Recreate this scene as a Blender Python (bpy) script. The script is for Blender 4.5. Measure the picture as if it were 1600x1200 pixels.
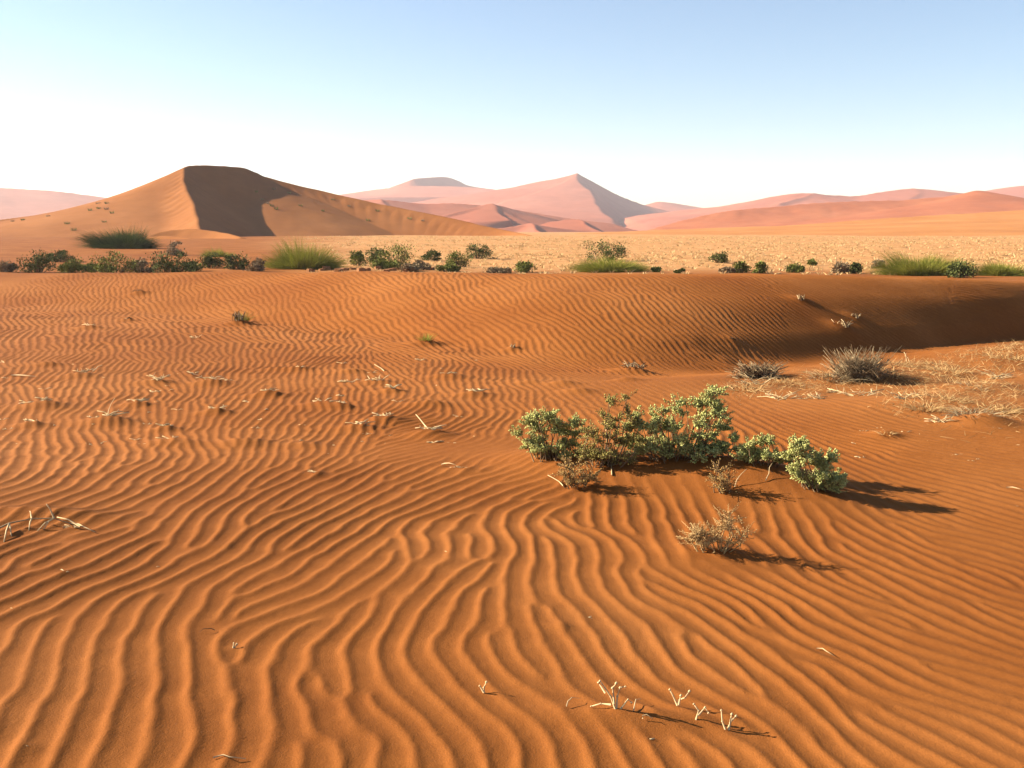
import bpy, math, random
import numpy as np
from mathutils import Vector

# ------------------------------------------------------------------ clear
for o in list(bpy.data.objects): bpy.data.objects.remove(o)
scene = bpy.context.scene
COL = scene.collection
R = math.radians

# ------------------------------------------------------------------ camera
FPX, HORIZON, CAMZ = 1604.0, 360.0, 1.6
PITCH = math.atan((600 - HORIZON) / FPX)
cam_d = bpy.data.cameras.new('camera'); cam = bpy.data.objects.new('camera', cam_d)
COL.objects.link(cam); scene.camera = cam
cam_d.sensor_width = 36.0; cam_d.lens = 36.0 * FPX / 1600.0
cam_d.clip_start = 0.05; cam_d.clip_end = 30000
cam.location = (0, 0, CAMZ); cam.rotation_euler = (math.pi / 2 - PITCH, 0, 0)

# ------------------------------------------------------------------ sun and sky
SUN_EL, SUN_AZ = R(25.5), R(-79)          # azimuth from +Y towards +X: the sun stands left, a little beyond
L = Vector((math.sin(SUN_AZ) * math.cos(SUN_EL), math.cos(SUN_AZ) * math.cos(SUN_EL), math.sin(SUN_EL)))
sun_d = bpy.data.lights.new('sun', 'SUN'); sun = bpy.data.objects.new('sun', sun_d); COL.objects.link(sun)
sun_d.energy = 5.0; sun_d.angle = R(0.5); sun_d.color = (1.0, 0.88, 0.70)
sun.rotation_euler = (-L).to_track_quat('-Z', 'Y').to_euler(); sun.location = (-30, 10, 40)
w = bpy.data.worlds.new('World'); scene.world = w; w.use_nodes = True
nt = w.node_tree; bg = nt.nodes['Background']
sky = nt.nodes.new('ShaderNodeTexSky'); sky.sky_type = 'NISHITA'; sky.sun_disc = False
sky.sun_elevation = SUN_EL; sky.sun_rotation = SUN_AZ % (2 * math.pi)
sky.altitude = 300; sky.air_density = 1.0; sky.dust_density = 0.2; sky.ozone_density = 2.0
nt.links.new(sky.outputs[0], bg.inputs[0]); bg.inputs[1].default_value = 0.05

scene.view_settings.view_transform = 'Standard'; scene.view_settings.look = 'None'
scene.view_settings.gamma = 1.0; scene.view_settings.use_curve_mapping = False
scene.view_settings.exposure = 1.9
scene.render.engine = 'CYCLES'

# ------------------------------------------------------------------ helpers
def ray(px, py):
    a = (px - 800) / FPX; b = (600 - py) / FPX
    c, s = math.cos(PITCH), math.sin(PITCH)
    return a, c + b * s, -s + b * c

def at_d(px, py, D):
    """world point of a pixel's ray at the distance D along +Y"""
    a, y, z = ray(px, py); k = D / y
    return Vector((a * k, D, CAMZ + z * k))

def tag(o, label=None, cat=None, group=None, kind=None):
    if label: o['label'] = label
    if cat: o['category'] = cat
    if group: o['group'] = group
    if kind: o['kind'] = kind
    return o

def mesh_obj(name, V, F, mat, parent=None, smooth=False):
    """V (n,3) array; F (m,k) int array with k = 3 or 4"""
    V = np.asarray(V, np.float32); F = np.asarray(F, np.int32)
    me = bpy.data.meshes.new(name); k = F.shape[1]; m = len(F)
    me.vertices.add(len(V)); me.vertices.foreach_set('co', V.ravel())
    me.loops.add(m * k); me.loops.foreach_set('vertex_index', F.ravel())
    me.polygons.add(m)
    me.polygons.foreach_set('loop_start', np.arange(0, m * k, k, dtype=np.int32))
    if smooth: me.polygons.foreach_set('use_smooth', np.ones(m, bool))
    me.update(calc_edges=True)
    if mat: me.materials.append(mat)
    o = bpy.data.objects.new(name, me); COL.objects.link(o)
    if parent: o.parent = parent
    return o

def empty(name, loc):
    o = bpy.data.objects.new(name, None); COL.objects.link(o); o.location = loc
    o.empty_display_size = 0.1
    return o

def grid_faces(ny, nx):
    i = np.arange(ny - 1)[:, None] * nx + np.arange(nx - 1)[None, :]
    i = i.ravel()
    return np.stack([i, i + 1, i + nx + 1, i + nx], 1)

def vnoise(x, y, seed=0):
    """smooth value noise in [-1, 1] on arrays"""
    xi = np.floor(x).astype(np.int64); yi = np.floor(y).astype(np.int64)
    fx = x - xi; fy = y - yi
    fx = fx * fx * fx * (fx * (fx * 6 - 15) + 10); fy = fy * fy * fy * (fy * (fy * 6 - 15) + 10)
    def h(a, b):
        n = (a * 374761393 + b * 668265263 + seed * 1442695041) & 0x7fffffff
        n = ((n ^ (n >> 13)) * 1274126177) & 0x7fffffff
        return ((n ^ (n >> 16)) & 0xffff) / 32767.5 - 1
    return ((h(xi, yi) * (1 - fx) + h(xi + 1, yi) * fx) * (1 - fy)
            + (h(xi, yi + 1) * (1 - fx) + h(xi + 1, yi + 1) * fx) * fy)

def fbm(x, y, seed=0, oct=4):
    s = 0; a = 1.0; t = 0
    for k in range(oct):
        s = s + a * vnoise(x * 2 ** k, y * 2 ** k, seed + k * 17); t += a; a *= 0.5
    return s / t

def sstep(a, b, x):
    t = np.clip((x - a) / (b - a), 0, 1); return t * t * (3 - 2 * t)

# ------------------------------------------------------------------ materials
def newmat(name):
    m = bpy.data.materials.new(name); m.use_nodes = True
    n = m.node_tree; b = n.nodes['Principled BSDF']
    b.inputs['Specular IOR Level'].default_value = 0.12
    b.inputs['Roughness'].default_value = 0.9
    return m, n, b

def N(n, t, **kw):
    o = n.nodes.new(t)
    for k, v in kw.items(): setattr(o, k, v)
    return o

def noise_node(n, vec, scale, detail=3, rough=0.55):
    o = N(n, 'ShaderNodeTexNoise'); o.inputs['Scale'].default_value = scale
    o.inputs['Detail'].default_value = detail; o.inputs['Roughness'].default_value = rough
    n.links.new(vec, o.inputs['Vector']); return o.outputs['Fac']

def ramp(n, fac, stops):
    o = N(n, 'ShaderNodeValToRGB'); e = o.color_ramp.elements
    while len(e) < len(stops): e.new(0.5)
    for i, (p, c) in enumerate(stops):
        e[i].position = p; e[i].color = (*c, 1) if len(c) == 3 else c
    n.links.new(fac, o.inputs[0]); return o.outputs[0]

def mix(n, fac, a, b, mode='MIX'):
    o = N(n, 'ShaderNodeMix', data_type='RGBA', blend_type=mode)
    for s, v in ((o.inputs[0], fac), (o.inputs[6], a), (o.inputs[7], b)):
        if isinstance(v, (int, float)): s.default_value = v
        elif isinstance(v, tuple): s.default_value = (*v, 1)
        else: n.links.new(v, s)
    return o.outputs[2]

def math_node(n, op, a, b=None):
    o = N(n, 'ShaderNodeMath', operation=op)
    for s, v in ((o.inputs[0], a), (o.inputs[1], b)):
        if v is None: continue
        if isinstance(v, (int, float)): s.default_value = v
        else: n.links.new(v, s)
    return o.outputs[0]

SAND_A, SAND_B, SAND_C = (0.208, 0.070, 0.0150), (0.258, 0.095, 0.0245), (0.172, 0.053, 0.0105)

def sand_material(name, large, a=SAND_A, b=SAND_B, c=SAND_C, near=False):
    m, n, bs = newmat(name)
    tc = N(n, 'ShaderNodeTexCoord'); vec = tc.outputs['Object']
    f1 = noise_node(n, vec, large, 4)
    col = ramp(n, f1, [(0.30, c), (0.5, a), (0.72, b)])
    if near:
        grain = noise_node(n, vec, 420, 2, 0.7)
        gr = ramp(n, grain, [(0.30, (0.62, 0.58, 0.55)), (0.5, (1, 1, 1)), (0.70, (1.3, 1.3, 1.3))])
        col = mix(n, 0.85, col, gr, 'MULTIPLY')
        mott = noise_node(n, vec, 9, 4, 0.6)
        col = mix(n, 0.6, col, ramp(n, mott, [(0.3, (0.86, 0.83, 0.8)), (0.7, (1.1, 1.12, 1.15))]), 'MULTIPLY')
        at = N(n, 'ShaderNodeAttribute', attribute_name='straw')
        pat = noise_node(n, vec, 0.9, 5, 0.65)
        sfac = math_node(n, 'MULTIPLY', at.outputs['Fac'], ramp(n, pat, [(0.3, (0.35,) * 3), (0.6, (1,) * 3)]))
        col = mix(n, sfac, col, (0.46, 0.255, 0.105))
        bmp = N(n, 'ShaderNodeBump'); bmp.inputs['Strength'].default_value = 0.5
        bmp.inputs['Distance'].default_value = 0.004
        bn = math_node(n, 'ADD', noise_node(n, vec, 160, 3, 0.7), math_node(n, 'MULTIPLY', noise_node(n, vec, 28, 3, 0.6), 1.2))
        n.links.new(bn, bmp.inputs['Height']); n.links.new(bmp.outputs[0], bs.inputs['Normal'])
    else:
        f2 = noise_node(n, vec, large * 9, 4, 0.6)
        col = mix(n, 0.5, col, ramp(n, f2, [(0.3, (0.85, 0.83, 0.8)), (0.7, (1.1, 1.12, 1.14))]), 'MULTIPLY')
    n.links.new(col, bs.inputs['Base Color'])
    bs.inputs['Specular IOR Level'].default_value = 0.05
    return m

def plain_material(name, c1, c2, scale, translucent=0.0, island=True):
    m, n, bs = newmat(name)
    geo = N(n, 'ShaderNodeNewGeometry'); tc = N(n, 'ShaderNodeTexCoord')
    f = geo.outputs['Random Per Island'] if island else noise_node(n, tc.outputs['Object'], scale, 3)
    g = noise_node(n, tc.outputs['Object'], scale, 3)
    fac = math_node(n, 'ADD', math_node(n, 'MULTIPLY', f, 0.6), math_node(n, 'MULTIPLY', g, 0.4))
    col = ramp(n, fac, [(0.2, c1), (0.8, c2)])
    n.links.new(col, bs.inputs['Base Color'])
    if translucent:
        tr = N(n, 'ShaderNodeBsdfTranslucent'); mx = N(n, 'ShaderNodeMixShader'); mx.inputs[0].default_value = translucent
        n.links.new(col, tr.inputs[0]); n.links.new(bs.outputs[0], mx.inputs[1]); n.links.new(tr.outputs[0], mx.inputs[2])
        n.links.new(mx.outputs[0], n.nodes['Material Output'].inputs[0])
    return m

M = {
    'sand': sand_material('rippled_sand', 0.35, near=True),
    'dune': sand_material('dune_sand', 0.03, (0.235, 0.088, 0.025), (0.28, 0.112, 0.036), (0.20, 0.07, 0.018)),
    'far': sand_material('haze_tinted_far_sand', 0.006, (0.30, 0.098, 0.052), (0.35, 0.13, 0.075), (0.26, 0.08, 0.042)),  # pinker than the nearer sand: part of the distance haze put into the colour
    'right': sand_material('right_dune_sand', 0.02, (0.30, 0.092, 0.034), (0.34, 0.115, 0.045), (0.26, 0.075, 0.026)),
    'apron': sand_material('apron_sand', 0.03, (0.36, 0.15, 0.045), (0.42, 0.185, 0.062), (0.31, 0.125, 0.036)),
    'leaf': plain_material('fleshy_green_leaf', (0.20, 0.215, 0.062), (0.46, 0.45, 0.17), 12),
    'leaf_olive': plain_material('olive_leaf', (0.14, 0.12, 0.03), (0.29, 0.24, 0.075), 12),
    'leaf_brown': plain_material('withered_brown_leaf', (0.26, 0.15, 0.045), (0.46, 0.30, 0.11), 14),
    'stem': plain_material('dry_stem', (0.08, 0.05, 0.025), (0.2, 0.13, 0.07), 10),
    'bleached': plain_material('bleached_twig', (0.36, 0.25, 0.12), (0.58, 0.43, 0.24), 16),
    'straw': plain_material('straw', (0.32, 0.19, 0.075), (0.54, 0.37, 0.17), 6, 0.25),
    'grass': plain_material('pale_plain_grass', (0.40, 0.24, 0.10), (0.60, 0.42, 0.21), 0.4, 0.2),
    'bush': plain_material('bush_leaf', (0.070, 0.085, 0.017), (0.21, 0.22, 0.050), 1.5),
    'bush_dark': plain_material('dark_bush_leaf', (0.034, 0.046, 0.012), (0.125, 0.14, 0.038), 1.5),
    'feather': plain_material('feathery_green_stalk', (0.12, 0.135, 0.018), (0.28, 0.265, 0.045), 0.5, 0.2),
    'feather_dark': plain_material('deep_green_stalk', (0.026, 0.048, 0.009), (0.07, 0.10, 0.02), 0.4, 0.1),
    'greytwig': plain_material('grey_twig', (0.16, 0.115, 0.06), (0.32, 0.24, 0.14), 8),
    'darktwig': plain_material('dark_dead_twig', (0.03, 0.018, 0.012), (0.10, 0.055, 0.025), 8),
    'mud': plain_material('dry_mud', (0.17, 0.07, 0.026), (0.30, 0.14, 0.06), 2, island=False),
}

# ------------------------------------------------------------------ terrain: large shape
def line(pts):      # (px, py, D) -> arrays u = x/y, D, z sorted by u
    P = [at_d(*p) for p in pts]
    P.sort(key=lambda v: v.x / v.y)
    return np.array([[v.x / v.y, v.y, v.z] for v in P])

def d_at(py, z):    # distance at which the ray of row py reaches height z
    a, y, zz = ray(800, py); return (z - CAMZ) / zz * y

def zline(pts):     # (px, py, z)
    return line([(px, py, d_at(py, z)) for px, py, z in pts])

EDGE = zline([(-250, 560, 0.0), (100, 560, 0), (400, 575, 0), (700, 610, 0.0), (900, 620, .0), (1000, 600, 0.02), (1100, 597, 0.03),
              (1200, 587, 0.05), (1350, 579, 0.06), (1500, 562, 0.07), (1600, 548, 0.08), (1850, 530, 0.08)])
BASE = zline([(-250, 476, 0.02), (0, 480, 0.01), (300, 497, 0.0), (400, 505, -.01), (550, 523, -.03), (700, 545, -.05), (850, 569, -.08), (950, 584, -.12),
              (1100, 586, -.2), (1250, 568, -.33), (1400, 553, -.39), (1600, 533, -.46), (1850, 510, -.6)])
CREST = line([(-250, 427, 29.5), (0, 427, 28), (300, 427, 25), (600, 427, 20.8), (800, 428, 19.0), (950, 428, 18.2), (1100, 429, 18.7),
              (1250, 431, 19.6), (1400, 434, 20.5), (1600, 441, 21.8), (1850, 450, 24)])

UT = np.linspace(-.8, .8, 641)
def soften(T):
    k = np.exp(-(np.arange(-60, 61) * .0025 / .075) ** 2 / 2); k /= k.sum()
    out = [UT]
    for c in (1, 2):
        v = np.interp(UT, T[:, 0], T[:, c]); v = np.convolve(np.pad(v, 60, 'edge'), k, 'valid'); out.append(v)
    return np.stack(out, 1)
EDGE, BASE, CREST = soften(EDGE), soften(BASE), soften(CREST)
def knots(u):
    def I(T, c): return np.interp(u, T[:, 0], T[:, c])
    eD, eZ = I(EDGE, 1), I(EDGE, 2); bD, bZ = I(BASE, 1), I(BASE, 2); cD, cZ = I(CREST, 1), I(CREST, 2)
    bD = np.maximum(bD, eD + 0.8)
    o = np.ones_like(u)
    D = [0 * o, eD * .5, eD, bD, bD + (cD - bD) * .30, bD + (cD - bD) * .65, cD, cD + 4, cD + 16, 64 * o, 120 * o, 185 * o, 260 * o, 9000 * o]
    dz = cZ - bZ
    Z = [0 * o, 0 * o, eZ, bZ, bZ + dz * .33, bZ + dz * .76, cZ, cZ - .32, -1.0 * o, -1.2 * o, -.45 * o, .10 * o, .28 * o, .28 * o]
    return np.array(D), np.array(Z)

def H0(x, y):
    """the large shape of the ground, without ripples"""
    x = np.asarray(x, float); y = np.asarray(y, float); shp = x.shape
    x = x.ravel(); y = y.ravel()
    yy = np.maximum(y, 0.6)
    u = np.clip(x / yy, -.75, .75)
    D, Z = knots(u)
    h = np.diff(D, axis=0); d = np.diff(Z, axis=0) / h
    m = np.zeros_like(D)
    for k in range(1, len(D) - 1):
        w1 = 2 * h[k] + h[k - 1]; w2 = h[k] + 2 * h[k - 1]
        same = d[k - 1] * d[k] > 0
        with np.errstate(divide='ignore', invalid='ignore'):
            hm = (w1 + w2) / (w1 / d[k - 1] + w2 / d[k])
        m[k] = np.where(same, hm, 0)
    out = np.zeros_like(yy)
    for k in range(len(D) - 1):
        s = (yy >= D[k]) & (yy < D[k + 1])
        if not s.any(): continue
        t = (yy[s] - D[k][s]) / h[k][s]; t2 = t * t; t3 = t2 * t
        out[s] = (Z[k][s] * (2 * t3 - 3 * t2 + 1) + m[k][s] * h[k][s] * (t3 - 2 * t2 + t)
                  + Z[k + 1][s] * (-2 * t3 + 3 * t2) + m[k + 1][s] * h[k][s] * (t3 - t2))
    # gentle unevenness
    far = sstep(30, 70, yy)
    out += fbm(x / 3.1, y / 3.1, 3, 3) * 0.035 * sstep(1, 4, yy) * (1 - far)
    out += fbm(x / 14., y / 14., 8, 4) * 0.16 * far * (1 - sstep(300, 900, yy))
    out += -.05 * np.clip(x, -4, 4) * (1 - sstep(4.2, 8.5, yy))      # the near sand leans away from the sun
    out += .05 * fbm(x / .8, y / .6, 29, 3) * sstep(1.8, 3.2, x) * sstep(8.8, 10.2, yy) * (1 - sstep(14, 15.5, yy))   # lumpy bank
    # the low mound that the green shrubs hold together
    for cx, cy, rx, ry, hh in MOUNDS:
        out += hh * np.exp(-((x - cx) / rx) ** 2 - ((y - cy) / ry) ** 2)
    return out.reshape(shp)

MOUNDS = []
def flat(px, py, z=0.0):
    D = d_at(py, z); p = at_d(px, py, D); return p.x, p.y
for px, py, rx, ry, hh in ((1010, 730, .75, .42, .11), (1180, 745, .45, .34, .12), (860, 715, .4, .3, .05), (1280, 770, .35, .3, .03),
                           (1110, 850, .3, .16, .03), (1440, 640, .9, .5, .07), (1345, 590, .9, .5, .06), (70, 832, .35, .12, .05),
                           (1000, 1105, .28, .07, .025)):
    MOUNDS.append((*flat(px, py), rx, ry, hh))

def ground_at(px, py, zoff=0.0, dmin=0):
    """first hit of a pixel's ray with the ground"""
    a, yd, zd = ray(px, py)
    D = np.concatenate([np.arange(1.5, 40, .02), np.arange(40, 400, .25)]); D = D[D >= dmin]
    k = D / yd
    g = CAMZ + zd * k - (H0(a * k, D) + zoff)
    s = np.nonzero(g <= 0)[0]
    if len(s) == 0: i = len(D) - 1
    else: i = s[0]
    t = 0 if i == 0 or g[i - 1] == g[i] else g[i - 1] / (g[i - 1] - g[i])
    d = D[i - 1] + (D[i] - D[i - 1]) * t if i else D[0]
    k = d / yd
    return Vector((a * k, d, CAMZ + zd * k))

# ------------------------------------------------------------------ ripples: crest directions followed in the photograph
CRESTS = [
 [(50,1190),(110,1070)],[(135,1185),(165,1070),(150,1050),(178,935)],[(200,1180),(222,1095),(200,1050),(215,960)],[(222,1095),(270,1000),(250,950)],
 [(285,1165),(292,1080),(310,1010),(300,980),(325,945)],[(370,1175),(342,1110),(340,1010),(352,965),(450,930)],
 [(455,1180),(395,1090),(380,1000),(400,965),(500,920)],[(510,1190),(440,1080),(425,1000),(450,965),(560,910)],[(555,1180),(520,1090),(510,990),(530,965)],
 [(600,1190),(610,1160),(565,1070),(555,1000),(565,960)],[(665,1185),(670,1155),(610,1060),(595,1010)],[(730,1155),(655,1040),(635,1015)],
 [(800,1060),(760,1020),(750,990),(765,940)],[(780,1130),(740,1100),(690,1045)],[(175,910),(250,870)],[(150,870),(250,835)],[(0,895),(140,845)],
 [(280,845),(280,790)],[(320,830),(320,790)],[(250,930),(300,890),(370,850)],[(560,840),(640,770),(700,755)],
 [(420,960),(560,900),(640,850),(645,830),(700,785),(760,745)],[(640,970),(630,940),(720,880),(755,865)],
 [(900,790),(885,810),(915,835),(950,855),(925,880),(880,910),(895,935),(920,965)],
 [(830,795),(800,815),(830,845),(875,865),(850,880),(810,925),(805,995),(830,1045),(875,1085)],[(940,800),(935,820),(970,835)],[(1000,800),(1005,820)],
 [(965,910),(985,885),(1025,870)],[(965,910),(975,945),(1060,1000),(1150,1040),(1215,1090)],[(1000,885),(1010,910),(1060,930),(1125,980)],
 [(1065,875),(1105,910),(1170,930),(1225,985),(1325,1030),(1400,1085),(1500,1130)],[(1235,820),(1300,880)],[(1340,850),(1400,880),(1595,960)],
 [(1450,1030),(1595,1080)],[(1375,1145),(1475,1195)],[(1100,1085),(1140,1100)],[(1290,1110),(1300,1150),(1360,1190)],[(835,1130),(850,1185)],
 [(900,1140),(910,1185)],[(1400,770),(1595,830)],[(100,700),(110,650)],[(250,720),(265,670)],[(400,720),(420,640)],[(550,700),(570,630)],
 [(700,650),(700,580)],[(200,600),(210,560)],[(500,570),(510,530)],[(50,560),(60,520)],[(560,790),(700,735)],[(420,790),(500,750)],[(260,800),(330,770)],
 [(30,480),(20,440)],[(200,480),(190,440)],[(330,450),(380,490)],[(440,440),(480,480),(510,510)],[(540,440),(600,500),(640,520)],
 [(690,435),(720,480),(800,540)],[(800,435),(830,480),(900,550)],[(900,440),(950,490),(1010,550)],[(1000,440),(1060,490),(1120,540)],
 [(1100,450),(1180,510)],[(1280,490),(1370,540)],[(1400,700),(1590,730)],[(1300,660),(1400,690)],[(1550,480),(1590,500)],[(850,600),(900,640)],[(600,690),(700,670)]]

SWIRL = [   # the same for the winding field left of the shrubs, in a frame of 3.077 times the photograph's scale from (600, 720)
 [(20,300),(150,240),(300,190),(470,120)],[(130,460),(130,370),(250,260),(380,190),(560,120),(780,60)],[(320,420),(270,350),(310,290),(420,220),(560,180)],
 [(580,440),(420,320),(430,250),(560,190),(800,130)],[(680,500),(705,440),(560,350),(505,270),(560,220),(700,170),(880,110)],
 [(650,640),(780,510),(810,440),(640,350),(575,280),(640,220),(900,170)],[(850,620),(880,560),(960,510)],[(860,470),(640,300),(670,250),(800,190)],
 [(1030,620),(1040,540),(1090,480),(1080,440),(900,350),(740,280),(800,230)],[(1170,440),(1080,380),(920,290),(930,210)],
 [(1110,600),(1130,540),(1230,460),(1220,400),(1050,340),(980,280),(1030,220)],[(1200,350),(1050,290),(1070,240)],[(1110,300),(1140,240)],[(1180,300),(1170,250)],
 [(1250,310),(1230,240)],[(1330,320),(1310,230)],[(1390,280),(1360,200),(1400,140)],[(0,690),(270,480)],[(50,870),(100,720),(250,570),(400,490)],
 [(190,870),(240,800),(215,700),(330,590),(480,500)],[(320,980),(290,880),(370,790),(360,670),(460,570),(600,500)],
 [(560,1020),(470,920),(480,830),(510,760),(490,670),(580,570),(680,490)],[(880,1140),(680,970),(620,850),(650,680),(640,640)],[(860,950),(750,850),(760,770)],
 [(1300,1150),(1100,1010),(900,830)],[(1370,1090),(1130,890),(1000,780)],[(1060,770),(950,610),(990,520)],[(1550,1090),(1290,870),(1150,700),(1030,620)],
 [(1590,1040),(1400,850),(1200,670)],[(1590,880),(1400,700),(1170,540)],[(1590,760),(1300,590),(1230,500)],[(1450,580),(1320,510)],[(1590,620),(1430,480)]]
CRESTS += [[(600 + x / 3.077, 720 + y / 3.077) for x, y in c] for c in SWIRL]
GX0, GY0, GSX, GSY, GNX, GNY = -12.4, 1.2, 0.0232, 0.0255, 1080, 1080
def build_ripples():
    P, A = [], []
    for c in CRESTS:
        W = [ground_at(*p) for p in c]
        for (p, q, a, b) in zip(c[:-1], c[1:], W[:-1], W[1:]):
            t = b - a
            P.append(((p[0] + q[0]) / 2, (p[1] + q[1]) / 2)); A.append(math.atan2(t.y, t.x))
    P = np.array(P, float); A = np.array(A)
    # orientation on a coarse grid: the nearer a followed crest, the more it counts
    st = 8
    gx = GX0 + np.arange(0, GNX + st, st) * GSX; gy = GY0 + np.arange(0, GNY + st, st) * GSY
    X, Y = np.meshgrid(gx, gy); Z = H0(X, Y)
    c, s = math.cos(PITCH), math.sin(PITCH)
    dep = Y * c + (CAMZ - Z) * s; up = -(CAMZ - Z) * c + Y * s
    px = 800 + FPX * X / dep; py = 600 - FPX * up / dep
    d2 = ((px[..., None] - P[:, 0]) ** 2 + (1.4 * (py[..., None] - P[:, 1])) ** 2)
    wt = 1 / (d2 + 10. ** 2) ** 2.0
    vx = (wt * np.cos(2 * A)).sum(-1) / wt.sum(-1); vy = (wt * np.sin(2 * A)).sum(-1) / wt.sum(-1)
    th = 0.5 * np.arctan2(vy, vx)
    th = np.where(th < 0, th + math.pi, th)                     # crest direction in (0, pi)
    th += 0.20 * fbm(X / .75, Y / 1.1, 41, 2) + 0.10 * fbm(X / .28, Y / .35, 45, 1)
    th = np.clip(th, .12, math.pi - .12)
    # fine grid
    fi = np.arange(GNX) / st; fj = np.arange(GNY) / st
    i0 = fi.astype(int); j0 = fj.astype(int); a = (fi - i0)[None, :]; b = (fj - j0)[:, None]
    TH = ((th[np.ix_(j0, i0)] * (1 - a) + th[np.ix_(j0, i0 + 1)] * a) * (1 - b)
          + (th[np.ix_(j0 + 1, i0)] * (1 - a) + th[np.ix_(j0 + 1, i0 + 1)] * a) * b)
    NB = 18
    pos = TH / math.pi * NB - .5
    lo = np.floor(pos).astype(int); fr = (pos - lo).astype(np.float32)
    kx = np.fft.rfftfreq(GNX, GSX)[None, :]; ky = np.fft.fftfreq(GNY, GSY)[:, None]
    kr = np.hypot(kx, ky) + 1e-9; ka = np.arctan2(ky, kx)
    G = []
    for bb in range(2 * NB):                                    # second half: the finer ripples of the middle ground
        k0 = 1 / (.112 if bb < NB else .086)
        nrm = (bb % NB + .5) / NB * math.pi - math.pi / 2            # normal of the crest, pointing right
        da = np.angle(np.exp(2j * (ka - nrm))) / 2
        g = np.exp(-((kr - k0) / (.20 * k0)) ** 2 / 2) * np.exp(-(da / .24) ** 2 / 2)
        sg = np.sign(kx * math.cos(nrm) + ky * math.sin(nrm))
        G.append((g.astype(np.float32), sg.astype(np.float32)))
    rng = np.random.default_rng(12)
    f = rng.standard_normal((GNY, GNX))
    Wb = [np.where(np.clip(lo, 0, NB - 1) == bb, 1 - fr, 0) + np.where(np.clip(lo + 1, 0, NB - 1) == bb, fr, 0) for bb in range(NB)]
    yy = (GY0 + np.arange(GNY) * GSY)[:, None]; fine = sstep(5.5, 8, yy) * (1 - sstep(12.5, 15.5, yy))
    Wb = [wb * (1 - fine) for wb in Wb] + [wb * fine for wb in Wb]
    NB *= 2
    for it in range(8):
        F = np.fft.rfft2(f); out = np.zeros_like(f)
        for bb in range(NB): out += Wb[bb] * np.fft.irfft2(F * G[bb][0], s=f.shape)
        out /= out.std()
        f = np.tanh(1.6 * out)
    F = np.fft.rfft2(f); co = np.zeros_like(f); sn = np.zeros_like(f)
    for bb in range(NB):
        g, sg = G[bb]
        co += Wb[bb] * np.fft.irfft2(F * g, s=f.shape)
        sn -= Wb[bb] * np.fft.irfft2(F * g * (1j * sg), s=f.shape)
    A_ = np.hypot(co, sn); med = np.median(A_)
    return co / (A_ + .12 * med), sn / (A_ + .12 * med)

RC, RS = build_ripples()
def surf(p):
    q = Vector(p); q.z = gz(q.x, q.y) + float(ripple_height(np.array([q.x]), np.array([q.y]))[0]); return q
def stand(px, py): return surf(ground_at(px, py))
def valley(px, py):
    p = ground_at(px, py, dmin=52); p.z = gz(p.x, p.y); return p

# small hummocks that gather round litter, with a tail downwind: (px, py, height, length)
HUMMOCKS = [(217,459,.05,.5),(200,501,.03,.4),(140,513,.04,.5),(75,570,.03,.4),(125,588,.035,.5),(245,598,.03,.5),(330,600,.04,.5),(420,618,.04,.4),(70,635,.04,.5),
            (215,633,.03,.3),(337,645,.035,.3),(170,660,.04,.5),(50,665,.03,.3),(260,672,.03,.3),(260,692,.02,.4),(590,597,.02,.4),(612,612,.03,.3),(505,634,.035,.45),
            (535,637,.03,.3),(740,617,.03,.4),(672,633,.035,.5),(600,658,.035,.45),(560,670,.03,.4),(670,680,.035,.4),(385,694,.035,.5),(475,696,.02,.4),(290,694,.02,.4),
            (430,577,.02,.4),(467,577,.03,.4),(550,581,.03,.4),(702,589,.03,.5),(875,978,.015,.12),(362,1014,.01,.1),(100,897,.012,.15),(725,735,.03,.3),(492,741,.03,.25),
            (345,852,.012,.15),(45,1168,.015,.12),(880,600,.03,.4),(980,595,.03,.4),(830,598,.025,.4),(905,612,.03,.4),(1318,514,.05,.6),(1335,497,.03,.5),(1253,470,.04,.5),
            (1145,531,.02,.4),(375,507,.06,.6),(665,538,.05,.6),(990,583,.06,.6),(800,546,.03,.3),(1385,680,.03,.3),(1540,662,.06,.6)]
BUMP = np.zeros((GNY, GNX))
def add_hummock(px, py, h, ln):
    p = ground_at(px, py)
    i0 = max(0, int((p.x - 2 * ln - GX0) / GSX)); i1 = min(GNX, int((p.x + 3 * ln - GX0) / GSX))
    j0 = max(0, int((p.y - 2 * ln - GY0) / GSY)); j1 = min(GNY, int((p.y + 2 * ln - GY0) / GSY))
    if i1 <= i0 or j1 <= j0: return
    X, Y = np.meshgrid(GX0 + np.arange(i0, i1) * GSX - p.x, GY0 + np.arange(j0, j1) * GSY - p.y)
    rx = np.where(X < 0, ln * .45, ln * .38)
    BUMP[j0:j1, i0:i1] += (1.35 if py < 720 else .55) * h * np.exp(-(X / rx) ** 2 - (Y / (ln * .3)) ** 2)
for hm in HUMMOCKS: add_hummock(*hm)

def sample(fields, x, y, cubic=True):
    """read raster fields at world x, y (zero outside)"""
    gx = (x - GX0) / GSX; gy = (y - GY0) / GSY
    ok = (gx > 2) & (gx < GNX - 3) & (gy > 2) & (gy < GNY - 3)
    gx = gx[ok]; gy = gy[ok]; i = gx.astype(np.int64); j = gy.astype(np.int64); a = gx - i; b = gy - j
    def wts(t):
        return (-.5*t+t*t-.5*t**3, 1-2.5*t*t+1.5*t**3, .5*t+2*t*t-1.5*t**3, -.5*t*t+.5*t**3)
    wa, wb = wts(a), wts(b)
    res = []
    for f in fields:
        acc = np.zeros(len(gx)); ff = f.ravel()
        for q in range(4):
            row = np.zeros(len(gx)); base = (j + q - 1) * GNX + i - 1
            for r in range(4): row += wa[r] * ff[base + r]
            acc += wb[q] * row
        o = np.zeros(len(x)); o[ok] = acc; res.append(o)
    return res

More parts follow.
